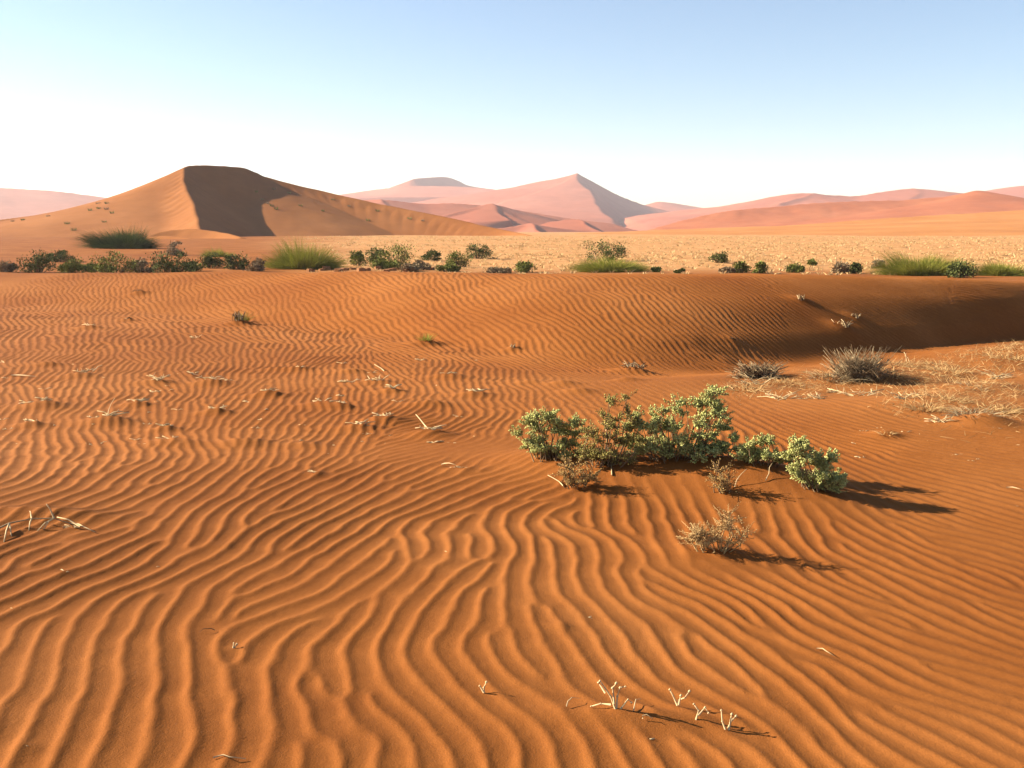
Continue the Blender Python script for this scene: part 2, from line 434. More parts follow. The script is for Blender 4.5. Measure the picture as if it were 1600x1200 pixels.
# places where ripples die out: (px, py, radius x in m, radius y in m)
SMOOTH = [(*flat(px, py), rx, ry) for px, py, rx, ry in ((1000, 735, 1.0, .5), (1200, 760, .6, .4), (700, 700, .7, .5), (860, 690, .6, .6), (1300, 610, 2.4, 1.1), (1550, 600, 2.4, 1.6),
          (1120, 870, .35, .15), (1000, 590, 1.1, .7), (1010, 1115, .25, .05))]

def ripple_height(x, y):
    wx = .024 * fbm(x / .21, y / .24, 61, 2) + .03 * fbm(x / .7, y / .6, 62, 1)
    wy = .03 * fbm(x / .23, y / .26, 63, 2)
    c, s = sample([RC, RS], x + wx, y + wy); bmp, = sample([BUMP], x, y)
    amp = 0.0070 * (0.85 + 0.40 * fbm(x / 1.1, y / 1.1, 77, 3))
    for cx, cy, rx, ry in SMOOTH:
        amp *= 1 - .85 * np.exp(-((x - cx) / rx) ** 2 - ((y - cy) / ry) ** 2)
    amp *= 1 - .5 * sstep(.35, .8, x / np.maximum(y, 1)) 
    amp *= (1 - sstep(26.5, 28.4, y)) * sstep(1.4, 2.0, y) * (1 - sstep(11.2, 12.3, np.abs(x)))
    amp *= 1 + .30 * sstep(9, 16, y)
    h = np.clip((c - .42 * s * c + .13 * (c * c - s * s) + 1.15) / 2.4, 0, 1)
    return amp * (2.3 * h ** 1.9 - 1) + bmp

def build_ground():
    ys = []
    y = 1.3
    while y < 12: ys.append(y); y += .016 + (y - 1.3) * .0012
    while y < 27: ys.append(y); y += .029 + (y - 12) * .0009
    while y < 66: ys.append(y); y *= 1.018
    while y < 270: ys.append(y); y *= 1.022
    while y < 3400: ys.append(y); y *= 1.13
    ys.append(3500)
    back = [-3500, -1500, -600, -250, -100, -40, -18, -9, -4, -1.5, -.2, .5, 1.0]
    ys = np.array(back + ys)
    W = np.where(ys < 1, 5.0, ys + 4)
    dense = np.linspace(-.60, .60, 960)
    g = np.geomspace(.0008, 1, 26)
    xe = .60 * W
    cols = np.concatenate([-(xe[:, None] + (3500 - xe[:, None]) * g[None, ::-1]), W[:, None] * dense[None, :], xe[:, None] + (3500 - xe[:, None]) * g[None, :]], 1)
    X = cols; Y = np.repeat(ys[:, None], X.shape[1], 1)
    Z = H0(X, Y)
    rz = np.zeros(X.size); xr, yr = X.ravel(), Y.ravel()
    sel = (np.abs(xr) < 15) & (yr > 1.2) & (yr < 31)
    rz[sel] = ripple_height(xr[sel], yr[sel])
    Z = Z + rz.reshape(Z.shape)
    V = np.stack([X, Y, Z], -1).reshape(-1, 3)
    o = mesh_obj('ground', V, grid_faces(*X.shape), M['sand'], smooth=True)
    u = X / np.maximum(Y, 1)
    pxl = 800 + FPX * u
    straw = sstep(62, 80, Y) * sstep(380, 620, pxl + 60 * fbm(X / 9, Y / 9, 5, 3))
    straw *= 0.85 * (1 - sstep(600, 1500, Y))
    cx, cy = flat(1520, 610)
    straw = np.maximum(straw, .12 * np.exp(-((X - cx) / 3.2) ** 2 - ((Y - cy) / 1.6) ** 2))
    at = o.data.attributes.new('straw', 'FLOAT', 'POINT'); at.data.foreach_set('value', straw.ravel().astype(np.float32))
    tag(o, kind='structure')
    return o
build_ground()

# ------------------------------------------------------------------ dunes
def fall(d, s1, s2, d0): return s2 * d + (s1 - s2) * d0 * (1 - np.exp(-d / d0))

def smooth_line(P, n=6):
    """Catmull-Rom through 3-D points"""
    P = np.array(P); Q = np.vstack([2 * P[0] - P[1], P, 2 * P[-1] - P[-2]]); out = []
    for i in range(1, len(Q) - 2):
        for t in np.linspace(0, 1, n, endpoint=False):
            out.append(.5 * (2 * Q[i] + (Q[i+1] - Q[i-1]) * t + (2*Q[i-1] - 5*Q[i] + 4*Q[i+1] - Q[i+2]) * t*t + (-Q[i-1] + 3*Q[i] - 3*Q[i+1] + Q[i+2]) * t**3))
    out.append(P[-1]); return np.array(out)

def ridge_height(X, Y, pts, left, right, n=5):
    """height under a crest line; left/right: (slope at the crest, slope at the foot, run) on the two sides seen along the line"""
    P = smooth_line(pts, n)
    best = np.full(X.shape, 1e18); side = np.zeros(X.shape); segs = []
    for a, b in zip(P[:-1], P[1:]):
        ex, ey = b[0] - a[0], b[1] - a[1]; l2 = ex * ex + ey * ey + 1e-9
        t = np.clip(((X - a[0]) * ex + (Y - a[1]) * ey) / l2, 0, 1)
        dx = X - a[0] - t * ex; dy = Y - a[1] - t * ey
        d = np.hypot(dx, dy); cr = (ex * dy - ey * dx) / math.sqrt(l2)
        sd = np.clip(cr / (d + 1e-6), -1, 1)
        s = d < best; best = np.where(s, d, best); side = np.where(s, sd, side)
        segs.append((a[2] + t * (b[2] - a[2]), d))
    w = .5 + .5 * side
    H = np.full(X.shape, -1e9)
    for z, d in segs: H = np.maximum(H, z - (w * fall(d, *left) + (1 - w) * fall(d, *right)))
    return H

def dune(name, ridges, box, n, mat, rough=(0.5, 20.0), seed=0, label=None, ground=-3.0, k=None):
    """ridges: list of ([(px, py, D), ...], left, right); box: x0, x1, y0, y1 in metres"""
    xs = np.linspace(box[0], box[1], n[0]); ys = np.linspace(box[2], box[3], n[1])
    X, Y = np.meshgrid(xs, ys)
    Xw = X + fbm(X / rough[1] / 2, Y / rough[1] / 2, seed + 50, 3) * rough[1] * .12
    Yw = Y + fbm(X / rough[1] / 2, Y / rough[1] / 2, seed + 90, 3) * rough[1] * .12
    H = np.full(X.shape, -1e9)
    for pts, l, r, *cut in ridges:
        Hr = ridge_height(Xw, Yw, [at_d(*p)[:] for p in pts], l, r)
        if cut:         # steep drop on the right of the line a-b
            a, b = at_d(*cut[0][0]), at_d(*cut[0][1]); e = (b - a); e.z = 0; e.normalize()
            Hr = Hr - .64 * np.maximum(0, (Xw - a.x) * e.y - (Yw - a.y) * e.x)
        if k: # soft union
            m = np.maximum(H, Hr); df = np.abs(H - Hr); H = m + np.where(df < k, (k - df) ** 2 / (4 * k), 0)
        else: H = np.maximum(H, Hr)
    H = H + fbm(X / rough[1], Y / rough[1], seed, 4) * rough[0]
    H = np.maximum(H, ground)
    H = np.maximum(H, -2.0)
    edge = np.minimum.reduce([X - box[0], box[1] - X, Y - box[2], box[3] - Y]) / (0.06 * (box[1] - box[0]))
    H = np.where(edge < 1, -2 + (H + 2) * np.clip(edge, 0, 1), H)
    # leave out what lies buried
    F = grid_faces(*X.shape)
    hz = H.ravel(); keep = (hz[F] > -1.95).any(1); F = F[keep]
    used = np.unique(F); remap = np.zeros(X.size, np.int64); remap[used] = np.arange(len(used))
    V = np.stack([X, Y, H], -1).reshape(-1, 3)[used]
    o = mesh_obj(name, V, remap[F], mat, smooth=True)
    tag(o, label, kind='structure')
    return o

SLIP = (.62, .62, 1.0)
# the dark-sided dune at left
dune('sand_dune', [
    ([(309, 358, 214), (306, 338, 228), (303, 322, 242), (292, 290, 264), (290, 262, 280), (312, 258, 286), (345, 259, 291), (380, 262, 297), (402, 270, 300)], (.52, .24, 34), SLIP),
    ([(290, 262, 280), (240, 284, 276), (185, 310, 270), (100, 328, 262), (0, 343, 255), (-140, 356, 250)], (.5, .15, 24), (.5, .2, 20), ((309, 358, 214), (290, 262, 280))),
    ([(325, 304, 290), (365, 286, 296), (398, 271, 300), (415, 278, 302), (500, 298, 302), (600, 320, 296), (700, 340, 286), (780, 357, 272), (840, 369, 255)], (.3, .2, 20), (.51, .30, 14)),
    ], (-180, 20, 165, 380), (420, 420), M['dune'], (0.16, 11.0), 5,
    'dune with a sharp crest, sunlit left face and dark right face, behind the valley bushes', k=.8)
dune('dune_lip', [([(236, 367, 196), (262, 360, 198), (300, 358, 198), (340, 362, 194), (375, 370, 186)], (.3, .2, 5), (.55, .5, 4)),
                  ([(226, 372, 186), (262, 368, 184), (300, 372, 180), (322, 379, 174)], (.3, .2, 5), (.55, .5, 4))],
     (-90, -30, 150, 215), (190, 190), M['dune'], (.10, 4.0), 9, 'small overlapping sand lips at the foot of the dark-sided dune')
# far dunes
G1, G2 = (.42, .12, 200), (.22, .06, 260)
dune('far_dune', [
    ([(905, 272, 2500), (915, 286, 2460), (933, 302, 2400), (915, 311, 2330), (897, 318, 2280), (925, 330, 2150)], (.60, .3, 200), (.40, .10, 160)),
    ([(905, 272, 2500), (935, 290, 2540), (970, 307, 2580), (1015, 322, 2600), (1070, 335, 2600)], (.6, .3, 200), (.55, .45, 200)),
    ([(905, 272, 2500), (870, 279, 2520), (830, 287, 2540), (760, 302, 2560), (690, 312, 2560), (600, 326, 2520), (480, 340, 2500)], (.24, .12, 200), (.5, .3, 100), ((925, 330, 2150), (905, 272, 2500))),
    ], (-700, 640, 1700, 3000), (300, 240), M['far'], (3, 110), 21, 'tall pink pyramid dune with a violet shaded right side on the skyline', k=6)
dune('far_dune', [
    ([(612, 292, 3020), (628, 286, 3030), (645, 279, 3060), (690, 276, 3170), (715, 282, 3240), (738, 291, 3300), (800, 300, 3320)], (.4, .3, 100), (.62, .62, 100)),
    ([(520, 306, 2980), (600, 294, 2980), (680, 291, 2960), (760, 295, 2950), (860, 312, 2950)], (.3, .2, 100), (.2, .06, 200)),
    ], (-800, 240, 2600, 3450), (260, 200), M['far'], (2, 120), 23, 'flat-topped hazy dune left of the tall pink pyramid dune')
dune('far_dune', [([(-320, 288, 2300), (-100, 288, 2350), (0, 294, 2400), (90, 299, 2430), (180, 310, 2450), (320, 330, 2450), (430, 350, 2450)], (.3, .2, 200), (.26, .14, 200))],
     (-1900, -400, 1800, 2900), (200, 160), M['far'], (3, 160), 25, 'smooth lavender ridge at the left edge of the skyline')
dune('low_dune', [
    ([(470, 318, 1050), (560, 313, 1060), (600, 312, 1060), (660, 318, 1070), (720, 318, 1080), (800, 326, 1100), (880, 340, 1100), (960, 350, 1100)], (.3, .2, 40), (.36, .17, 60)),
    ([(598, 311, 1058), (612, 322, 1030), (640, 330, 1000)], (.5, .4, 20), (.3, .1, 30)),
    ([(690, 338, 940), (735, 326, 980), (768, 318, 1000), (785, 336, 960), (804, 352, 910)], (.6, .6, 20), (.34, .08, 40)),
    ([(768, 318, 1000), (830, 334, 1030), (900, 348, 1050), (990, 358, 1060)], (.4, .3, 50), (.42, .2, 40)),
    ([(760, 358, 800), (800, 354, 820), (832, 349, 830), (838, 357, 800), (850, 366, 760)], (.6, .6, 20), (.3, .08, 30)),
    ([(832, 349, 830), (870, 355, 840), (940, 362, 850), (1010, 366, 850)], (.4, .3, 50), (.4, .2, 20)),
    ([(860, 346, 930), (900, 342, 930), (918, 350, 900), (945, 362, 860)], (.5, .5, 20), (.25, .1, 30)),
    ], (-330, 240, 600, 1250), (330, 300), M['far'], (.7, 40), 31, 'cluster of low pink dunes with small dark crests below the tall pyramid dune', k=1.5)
dune('right_dune', [
    ([(980, 362, 900), (1040, 352, 920), (1150, 328, 960), (1300, 316, 990), (1440, 310, 1000), (1500, 303, 1000), (1530, 298, 1000), (1556, 304, 1010), (1600, 312, 1020), (1700, 316, 1020), (1900, 330, 1020)], (.4, .3, 60), (.26, .085, 60)),
    ], (80, 900, 420, 1300), (300, 300), M['right'], (1.2, 50), 33, 'broad orange dune rising behind the pale grass at right', k=3)
dune('sand_apron', [([(900, 369, 400), (1060, 363, 410), (1200, 354, 430), (1350, 344, 450), (1480, 335, 460), (1600, 328, 470), (1800, 320, 480)], (.1, .05, 60), (.1, .03, 60))],
     (-20, 420, 225, 700), (200, 200), M['apron'], (.4, 30), 37, 'pale orange sand slope between the grass plain and the broad orange dune')
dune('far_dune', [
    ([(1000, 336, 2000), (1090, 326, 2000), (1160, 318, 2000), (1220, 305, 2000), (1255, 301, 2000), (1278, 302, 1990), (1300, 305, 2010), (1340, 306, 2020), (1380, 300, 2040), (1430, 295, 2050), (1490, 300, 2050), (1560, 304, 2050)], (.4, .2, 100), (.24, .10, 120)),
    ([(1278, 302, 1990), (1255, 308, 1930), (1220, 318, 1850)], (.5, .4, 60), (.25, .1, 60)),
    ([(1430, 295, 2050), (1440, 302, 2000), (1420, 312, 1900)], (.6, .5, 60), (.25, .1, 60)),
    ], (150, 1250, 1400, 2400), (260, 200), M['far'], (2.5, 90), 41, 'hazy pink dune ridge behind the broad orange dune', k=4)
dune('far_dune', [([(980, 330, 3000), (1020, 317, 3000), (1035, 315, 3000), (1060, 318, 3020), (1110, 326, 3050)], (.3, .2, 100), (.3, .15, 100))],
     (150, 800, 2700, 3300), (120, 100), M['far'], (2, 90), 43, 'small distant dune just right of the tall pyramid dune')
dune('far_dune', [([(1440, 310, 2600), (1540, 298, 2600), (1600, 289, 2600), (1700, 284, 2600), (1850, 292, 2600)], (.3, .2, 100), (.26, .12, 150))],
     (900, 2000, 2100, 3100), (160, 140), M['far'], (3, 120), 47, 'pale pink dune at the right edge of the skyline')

# ------------------------------------------------------------------ plant helpers
class MB:
    def __init__(s): s.v = []; s.f = []; s.n = 0
    def tube(s, pts, r0, r1, k=5):
        pts = [Vector(p) for p in pts]; m = len(pts); up = Vector((.31, .2, .93))
        for i, p in enumerate(pts):
            d = (pts[min(i + 1, m - 1)] - pts[max(i - 1, 0)]).normalized()
            a = d.cross(up)
            if a.length < .1: a = d.cross(Vector((1, 0, 0)))
            a.normalize(); b = d.cross(a); r = r0 + (r1 - r0) * i / max(1, m - 1)
            for q in range(k):
                t = 2 * math.pi * q / k; s.v.append(p + a * (r * math.cos(t)) + b * (r * math.sin(t)))
        for i in range(m - 1):
            for q in range(k):
                q2 = (q + 1) % k; o = s.n + i * k
                s.f.append((o + q, o + q2, o + k + q2, o + k + q))
        for e in (s.n, s.n + (m - 1) * k):
            if k == 5: s.f.append((e, e + 1, e + 2, e + 3)); s.f.append((e, e + 3, e + 4, e))
            else: s.f.append((e, e + 1, e + 2, e + k - 1))
        s.n += m * k
    def knob(s, c, r):
        c = Vector(c)
        for d in ((1,0,0),(-1,0,0),(0,1,0),(0,-1,0),(0,0,1.2),(0,0,-1.2)): s.v.append(c + Vector(d) * r)
        for a, b, e in ((0,2,4),(2,1,4),(1,3,4),(3,0,4),(2,0,5),(1,2,5),(3,1,5),(0,3,5)): s.f.append((s.n + a, s.n + b, s.n + e, s.n + e))
        s.n += 6
    def build(s, name, mat, parent=None):
        me = bpy.data.meshes.new(name)
        fs = [tuple(dict.fromkeys(f)) for f in s.f]
        me.from_pydata([tuple(v) for v in s.v], [], [f for f in fs if len(f) > 2]); me.update()
        for p in me.polygons: p.use_smooth = True
        me.materials.append(mat)
        o = bpy.data.objects.new(name, me); COL.objects.link(o)
        if parent: o.parent = parent
        return o

def frames(D, rng):
    """orthonormal frames whose third axis is D (n,3)"""
    D = D / (np.linalg.norm(D, axis=1, keepdims=True) + 1e-9)
    r = rng.standard_normal(D.shape); A = np.cross(D, r); A /= np.linalg.norm(A, axis=1, keepdims=True) + 1e-9
    return A, np.cross(D, A), D

def scatter(tv, tf, P, D, S, rng, W=None):
    """copies of a template (axis +Z) at P along D with length S and width W, as one pair of arrays"""
    A, B, C = frames(D, rng); W = S if W is None else W
    V = P[:, None] + (A[:, None] * tv[None, :, 0:1] + B[:, None] * tv[None, :, 1:2]) * W[:, None, None] + C[:, None] * tv[None, :, 2:3] * S[:, None, None]
    F = tf[None] + (np.arange(len(P)) * len(tv))[:, None, None]
    return V.reshape(-1, 3), F.reshape(-1, tf.shape[1])

# fleshy leaf: plump six-sided spindle, slightly folded
LEAF_V = np.array([(0,0,0),(.30,0,.45),(0,.15,.5),(-.30,0,.45),(0,-.10,.5),(0,.05,1)], float)
LEAF_F = np.array([(0,1,2),(0,2,3),(0,3,4),(0,4,1),(5,2,1),(5,3,2),(5,4,3),(5,1,4)])
# flat bush leaf and thin blade
FLAT_V = np.array([(0,0,0),(.3,.06,.5),(-.3,.06,.5),(0,-.04,1)], float); FLAT_F = np.array([(0,1,2),(1,3,2)])

def blade_mesh(P, D, Lg, Wd, bend, rng, seg=3):
    """thin arching blades rising from P along D, drooping by bend"""
    n = len(P); D = D / np.linalg.norm(D, axis=1, keepdims=True)
    side = np.cross(D, rng.standard_normal((n, 3))); side /= np.linalg.norm(side, axis=1, keepdims=True) + 1e-9
    V = np.zeros((n, seg * 2 + 1, 3))
    hor = D.copy(); hor[:, 2] = 0
    for k in range(seg + 1):
        t = k / seg
        c = P + D * (Lg * t)[:, None] + hor * (bend * Lg * t * t)[:, None] - np.array([0, 0, 1.]) * (bend * Lg * t * t * .6)[:, None]
        if k < seg:
            wv = side * (Wd * (1 - .8 * t))[:, None]
            V[:, 2 * k] = c - wv; V[:, 2 * k + 1] = c + wv
        else: V[:, 2 * k] = c
    f = []
    for k in range(seg - 1): f += [(2*k, 2*k+1, 2*k+3), (2*k, 2*k+3, 2*k+2)]
    f.append((2*seg-2, 2*seg-1, 2*seg)); f = np.array(f)
    F = f[None] + (np.arange(n) * V.shape[1])[:, None, None]
    return V.reshape(-1, 3), F.reshape(-1, 3)

def gz(x, y): return float(H0(np.array([x]), np.array([y]))[0])

# ------------------------------------------------------------------ green shrubs in front
def shrub(name, base, lobes, label, mat, seed, group=None, leaf=.024, per=19, shoots=60, shoot_len=.066, stem_mat='stem', cat='shrub'):
    """base (px, py); lobes: (px, py, rx px, ry px, share) ellipses the shoots fill, in the picture's scale at the base distance"""
    rnd = random.Random(seed); rng = np.random.default_rng(seed)
    shoots = int(shoots * 2.7)
    b = stand(*base); root = empty(name, b); m = math.hypot(b.y, CAMZ - b.z) / FPX
    st = MB(); LP, LD, LS = [], [], []
    x0 = min(l[0] - l[2] for l in lobes); x1 = max(l[0] + l[2] for l in lobes)
    lobes = lobes + [((x0 + x1) / 2 * .6 + base[0] * .4, base[1] - 13, (x1 - x0) * .40, 11, .30 * sum(l[4] for l in lobes))]
    tot = sum(l[4] for l in lobes)
    for px, py, rx, ry, sh in lobes:
        cx = (px - base[0]) * m; cz = max(.01, (base[1] - py) * m)
        hubs = []
        for q in range(max(2, int(sh / tot * shoots / 9))):
            th = rnd.uniform(0, 2 * math.pi); rr = math.sqrt(rnd.random()); zz = rnd.uniform(-1.2, .8); k = math.sqrt(max(.25, 1 - zz * zz * .8))
            hubs.append(Vector((cx + rr * math.cos(th) * rx * m * .95 * k, rr * math.sin(th) * rx * m * .8 * k, max(.015, cz + zz * ry * m * .9))))
        for hb in hubs:
            foot = Vector((hb.x * .5 + rnd.uniform(-.04, .04), hb.y * .5 + rnd.uniform(-.03, .03), -.03))
            foot.z = gz(b.x + foot.x, b.y + foot.y) - b.z - .03
            mid = foot.lerp(hb, .5) + Vector((rnd.uniform(-.04, .04), rnd.uniform(-.03, .03), rnd.uniform(-.01, .03)))
            st.tube([foot, mid, hb], .0045, .0022, 4)
        for q in range(int(shoots * sh / tot)):
            hb = rnd.choice(hubs); ln = shoot_len * rnd.uniform(.45, 1.35)
            dr = Vector((rnd.gauss(0, .75) + (hb.x - cx) * 2.0 / (rx * m) * .35, rnd.gauss(0, .6), rnd.uniform(-.15, 1.15))); dr.normalize()
            s0 = hb + dr * .008; tip = s0 + dr * ln
            g0 = gz(b.x + tip.x, b.y + tip.y) - b.z
            if tip.z < g0 + .02: tip.z = g0 + rnd.uniform(.02, .07)
            dr = (tip - s0); ln = dr.length; dr.normalize()
            st.tube([hb, s0, tip], .0024, .0012, 3)
            nl = int(per * rnd.uniform(.7, 1.2))
            for i in range(nl):
                t = (i + rnd.random()) / nl; a = i * 2.4 + rnd.random()
                side = dr.orthogonal().normalized(); side.rotate(__import__('mathutils').Quaternion(dr, a))
                p = s0 + dr * (ln * t) + side * .003
                LP.append(p); LD.append(side * (1.0 - .55 * t) + dr * (.45 + .9 * t)); LS.append(leaf * rnd.uniform(.45, 1.3) * (1.1 - .4 * t))
    V, F = scatter(LEAF_V, LEAF_F, np.array(LP), np.array(LD), np.array(LS), rng, np.array(LS) * .95)
    st.build('branches', M[stem_mat], root)
    fo = mesh_obj('foliage', V, F, M[mat], root, smooth=True); tag(fo, kind='stuff')
    tag(root, label, cat, group); return root

shrub('green_shrub', (862, 716), [(842, 668, 34, 24, 5), (884, 672, 28, 22, 4), (862, 700, 22, 14, 2.2), (824, 668, 16, 14, 1.5), (856, 646, 10, 10, 1), (902, 700, 16, 12, 1.2)],
      'rounded green shrub at the left end of the shrub row', 'leaf', 1, shoots=115)
shrub('olive_shrub', (932, 728), [(940, 690, 30, 28, 4), (960, 660, 34, 24, 3.5), (945, 632, 12, 14, 1), (978, 632, 10, 16, 1), (990, 676, 22, 22, 2.2), (925, 712, 20, 16, 1.6), (915, 690, 16, 20, 1.2)],
      'thin olive green shrub right of the rounded left shrub, a bleached stick leaning on it', 'leaf_olive', 2, shoots=110, per=15, leaf=.021)
shrub('green_shrub', (1060, 716), [(1098, 650, 40, 34, 6), (1095, 614, 20, 16, 2), (1130, 640, 14, 28, 2), (1050, 675, 36, 24, 4), (1010, 668, 26, 26, 3), (1015, 700, 22, 14, 2), (1060, 700, 26, 14, 2), (1052, 626, 8, 10, .5), (1030, 650, 16, 12, 1), (1105, 690, 24, 14, 1.6), (988, 692, 22, 16, 1.8), (1138, 698, 16, 9, .9)],
      'tallest green shrub in the middle of the row', 'leaf', 3, shoots=215)
shrub('green_shrub', (1122, 712), [(1110, 698, 14, 10, 1), (1134, 694, 14, 12, 1)], 'tiny green shrub at the right foot of the tallest shrub', 'leaf', 4, shoots=24, shoot_len=.045)
shrub('green_shrub', (1188, 724), [(1180, 702, 24, 18, 3), (1210, 702, 14, 18, 1.6), (1198, 716, 18, 8, 1), (1160, 708, 14, 9, 1), (1226, 718, 12, 8, .8)], 'low green shrub in the gap between the tallest shrub and the rightmost one', 'leaf', 5, shoots=60, shoot_len=.055)
shrub('green_shrub', (1282, 766), [(1246, 694, 10, 24, 2), (1248, 722, 16, 16, 2), (1285, 735, 26, 20, 4), (1288, 706, 9, 18, 1.2), (1300, 752, 22, 12, 2.4), (1262, 742, 18, 12, 2)],
      'lanky green shrub at the right end of the row, throwing long shadows', 'leaf', 6, shoots=110, shoot_len=.055)
shrub('withered_shrub', (905, 763), [(903, 742, 30, 16, 3), (890, 730, 14, 12, 1)], 'small brownish withered shrub in front of the olive shrub', 'leaf_brown', 7, shoots=50, per=11, leaf=.016, shoot_len=.08)
shrub('withered_shrub', (1132, 770), [(1130, 748, 18, 20, 3), (1120, 730, 8, 10, 1)], 'upright brownish withered shrub below the tiny green shrub', 'leaf_brown', 8, shoots=34, per=10, leaf=.015, shoot_len=.08)
shrub('withered_shrub', (1108, 858), [(1090, 836, 30, 18, 3), (1125, 815, 20, 26, 2.5), (1158, 842, 12, 12, 1), (1105, 848, 34, 8, 1.5)],
      'sprawling straw-coloured dead shrub nearest the camera, below the green row', 'straw', 9, shoots=75, per=10, leaf=.013, shoot_len=.075, stem_mat='straw')

# ------------------------------------------------------------------ twigs, sticks and dry plants
def stick(px0, py0, px1, py1, r, label, lift=.012, name='dry_stick', bend=.02, mat='bleached', group=None):
    a = stand(px0, py0); b = stand(px1, py1); b.z += lift
    if (b - a).length < .02: b = a + Vector((.05, .02, .02))
    mb = MB(); mid = (a + b) / 2 - a + Vector((0, 0, bend))
    e = b - a
    mb.tube([(0, 0, .002), e * .3 + Vector((.01 * math.sin(px0), .006, bend * .4)), e * .62 + Vector((-.008, .01 * math.cos(py0), bend * .5)), e], r * .8, r * .35, 5)
    o = mb.build(name, M[mat]); o.location = a + Vector((0, 0, .004))
    tag(o, label, 'stick', group); return o

def twig_clump(px, py, size, seed, label, group=None, name='dry_twig_clump', mat='bleached', up=.6, n=7, r=.0028, cat='twigs', base_mat=None):
    """crossed dry twigs poking from the sand; size = half width in pixels"""
    rnd = random.Random(seed); p = stand(px, py); m = p.y / FPX; s = size * m
    mb = MB()
    for i in range(n):
        a = Vector((0, 0, -.006)) if n < 4 else Vector((rnd.uniform(-.45, .45) * s, rnd.uniform(-.3, .3) * s, -.008))
        th = rnd.uniform(-.7, .7) + (math.pi if rnd.random() < .5 else 0)
        ln = s * rnd.uniform(.6, 1.3); rise = rnd.random() * up
        d = Vector((math.cos(th), math.sin(th) * .7, rise)).normalized() * ln
        k = a + d * .5 + Vector((0, 0, rnd.uniform(0, .15) * s)); e = a + d
        mb.tube([a, k, e], r * rnd.uniform(.8, 1.5), r * .6, 4)
        if rnd.random() < .6:
            mb.tube([k, k + Vector((rnd.uniform(-.3, .3) * s, rnd.uniform(-.2, .2) * s, rnd.uniform(.1, .35) * s * (up + .3)))], r * .8, r * .5, 4)
    o = mb.build(name, M[mat]); o.location = p
    tag(o, label, cat, group); return o

def dry_plant(px, py, stalks, label, seed):
    """stalks: lists of picture points from the foot up; each stalk a part with knobs at its forks"""
    rnd = random.Random(seed); b = stand(px, py); root = empty('dry_plant', b); m = math.hypot(b.y, CAMZ) / FPX
    for sk in stalks:
        y0 = rnd.uniform(-.012, .012); mb = MB(); pts = []
        for i, (x, y) in enumerate(sk):
            pts.append(Vector(((x - px) * m, y0 + i * rnd.uniform(-.008, .008), (py - y) * m * 1.08 - (.012 if i == 0 else 0))))
        mb.tube(pts, .0036, .0018, 5)
        o = mb.build('stalk', M['bleached'], root)
        for p in pts[1:]:
            kb = MB(); kb.knob(p, .0046 * rnd.uniform(.8, 1.3)); kb.build('knob', M['bleached'], o)
    tag(root, label, 'dry plant'); return root

dry_plant(963, 1108, [[(963,1108),(955,1092),(946,1078),(938,1068)],[(963,1108),(964,1090),(968,1077),(975,1073)],[(955,1100),(940,1104),(926,1108)],[(968,1106),(980,1094),(985,1098)],[(946,1080),(936,1070)],[(960,1096),(957,1078),(962,1070)]],
          'largest knobby bleached dry plant at the bottom, left of its two neighbours', 11)
dry_plant(1058, 1104, [[(1058,1104),(1060,1096),(1068,1090),(1074,1078)],[(1059,1100),(1052,1090),(1047,1082)],[(1060,1096),(1062,1086)]], 'forked bleached dry plant just right of the largest one', 12)
dry_plant(1086, 1122, [[(1086,1122),(1091,1110),(1084,1102)],[(1090,1111),(1100,1105),(1104,1110)]], 'leaning Y-shaped bleached twig between two knobby dry plants', 13)
dry_plant(1135, 1138, [[(1135,1138),(1128,1126),(1127,1112)],[(1136,1137),(1143,1126),(1150,1122)],[(1137,1136),(1141,1122),(1141,1114)]], 'rightmost of the knobby bleached dry plants at the bottom', 14)
dry_plant(362, 1014, [[(362,1014),(364,1008)],[(362,1013),(368,1010)]], 'tiny bleached sprout standing alone on the ripples at lower left', 15)
dry_plant(756, 1080, [[(757,1085),(756,1072),(760,1064)],[(756,1074),(750,1068)]], 'tiny pale sprout left of the knobby dry plants', 16)
for a in ((1004,1125,1020,1129),(990,1112,1002,1098)): stick(*a, .003, 'short bleached twig lying below the largest knobby dry plant', group='twigs below the dry plants')
stick(885, 1106, 905, 1096, .0025, 'thin pale twig lying left of the largest knobby dry plant')
for k, (px, py, s) in enumerate(((1012,1155,12),(995,1152,6),(1050,1146,5),(930,1112,5))):
    twig_clump(px, py, s, 60 + k, 'pale twig crumb on the sand around the knobby dry plants', 'crumbs round the dry plants', 'twig_crumb', n=2, up=.3)

# long branch in the sand at left
def branch(label, pts, side, r0, name='fallen_branch'):
    b = stand(*pts[0][:2]); root = empty(name, b); mb = MB(); W = []
    for px, py, h in pts: q = stand(px, py) - b; q.z += h; W.append(q)
    mb.tube(W, r0, r0 * .5, 5); mb.build('branch', M['greytwig'], root)
    for (i, px, py, h) in side:
        q = stand(px, py) - b; q.z += h; tw = MB(); tw.tube([W[i], (W[i] + q) / 2 + Vector((0, 0, .012)), q], .0045, .0025, 4); tw.build('twig', M['bleached'], root)
    tag(root, label, 'branch'); return root
branch('half-buried branch with upright side twigs in the sand at the left edge', [(-25,838,.01),(15,826,.03),(50,820,.035),(85,819,.03),(125,826,.015)],
       [(1,6,845,.0),(1,18,838,-.003),(2,48,815,.06),(2,45,828,.0),(3,75,822,.12),(3,68,828,.0),(3,58,830,0),(4,90,822,.05)], .005)
stick(108, 818, 148, 832, .0065, 'thick bleached stick at the right end of the half-buried branch', .004)
twig_clump(115, 824, 14, 71, 'small knot of twigs under the thick bleached stick', up=.3)
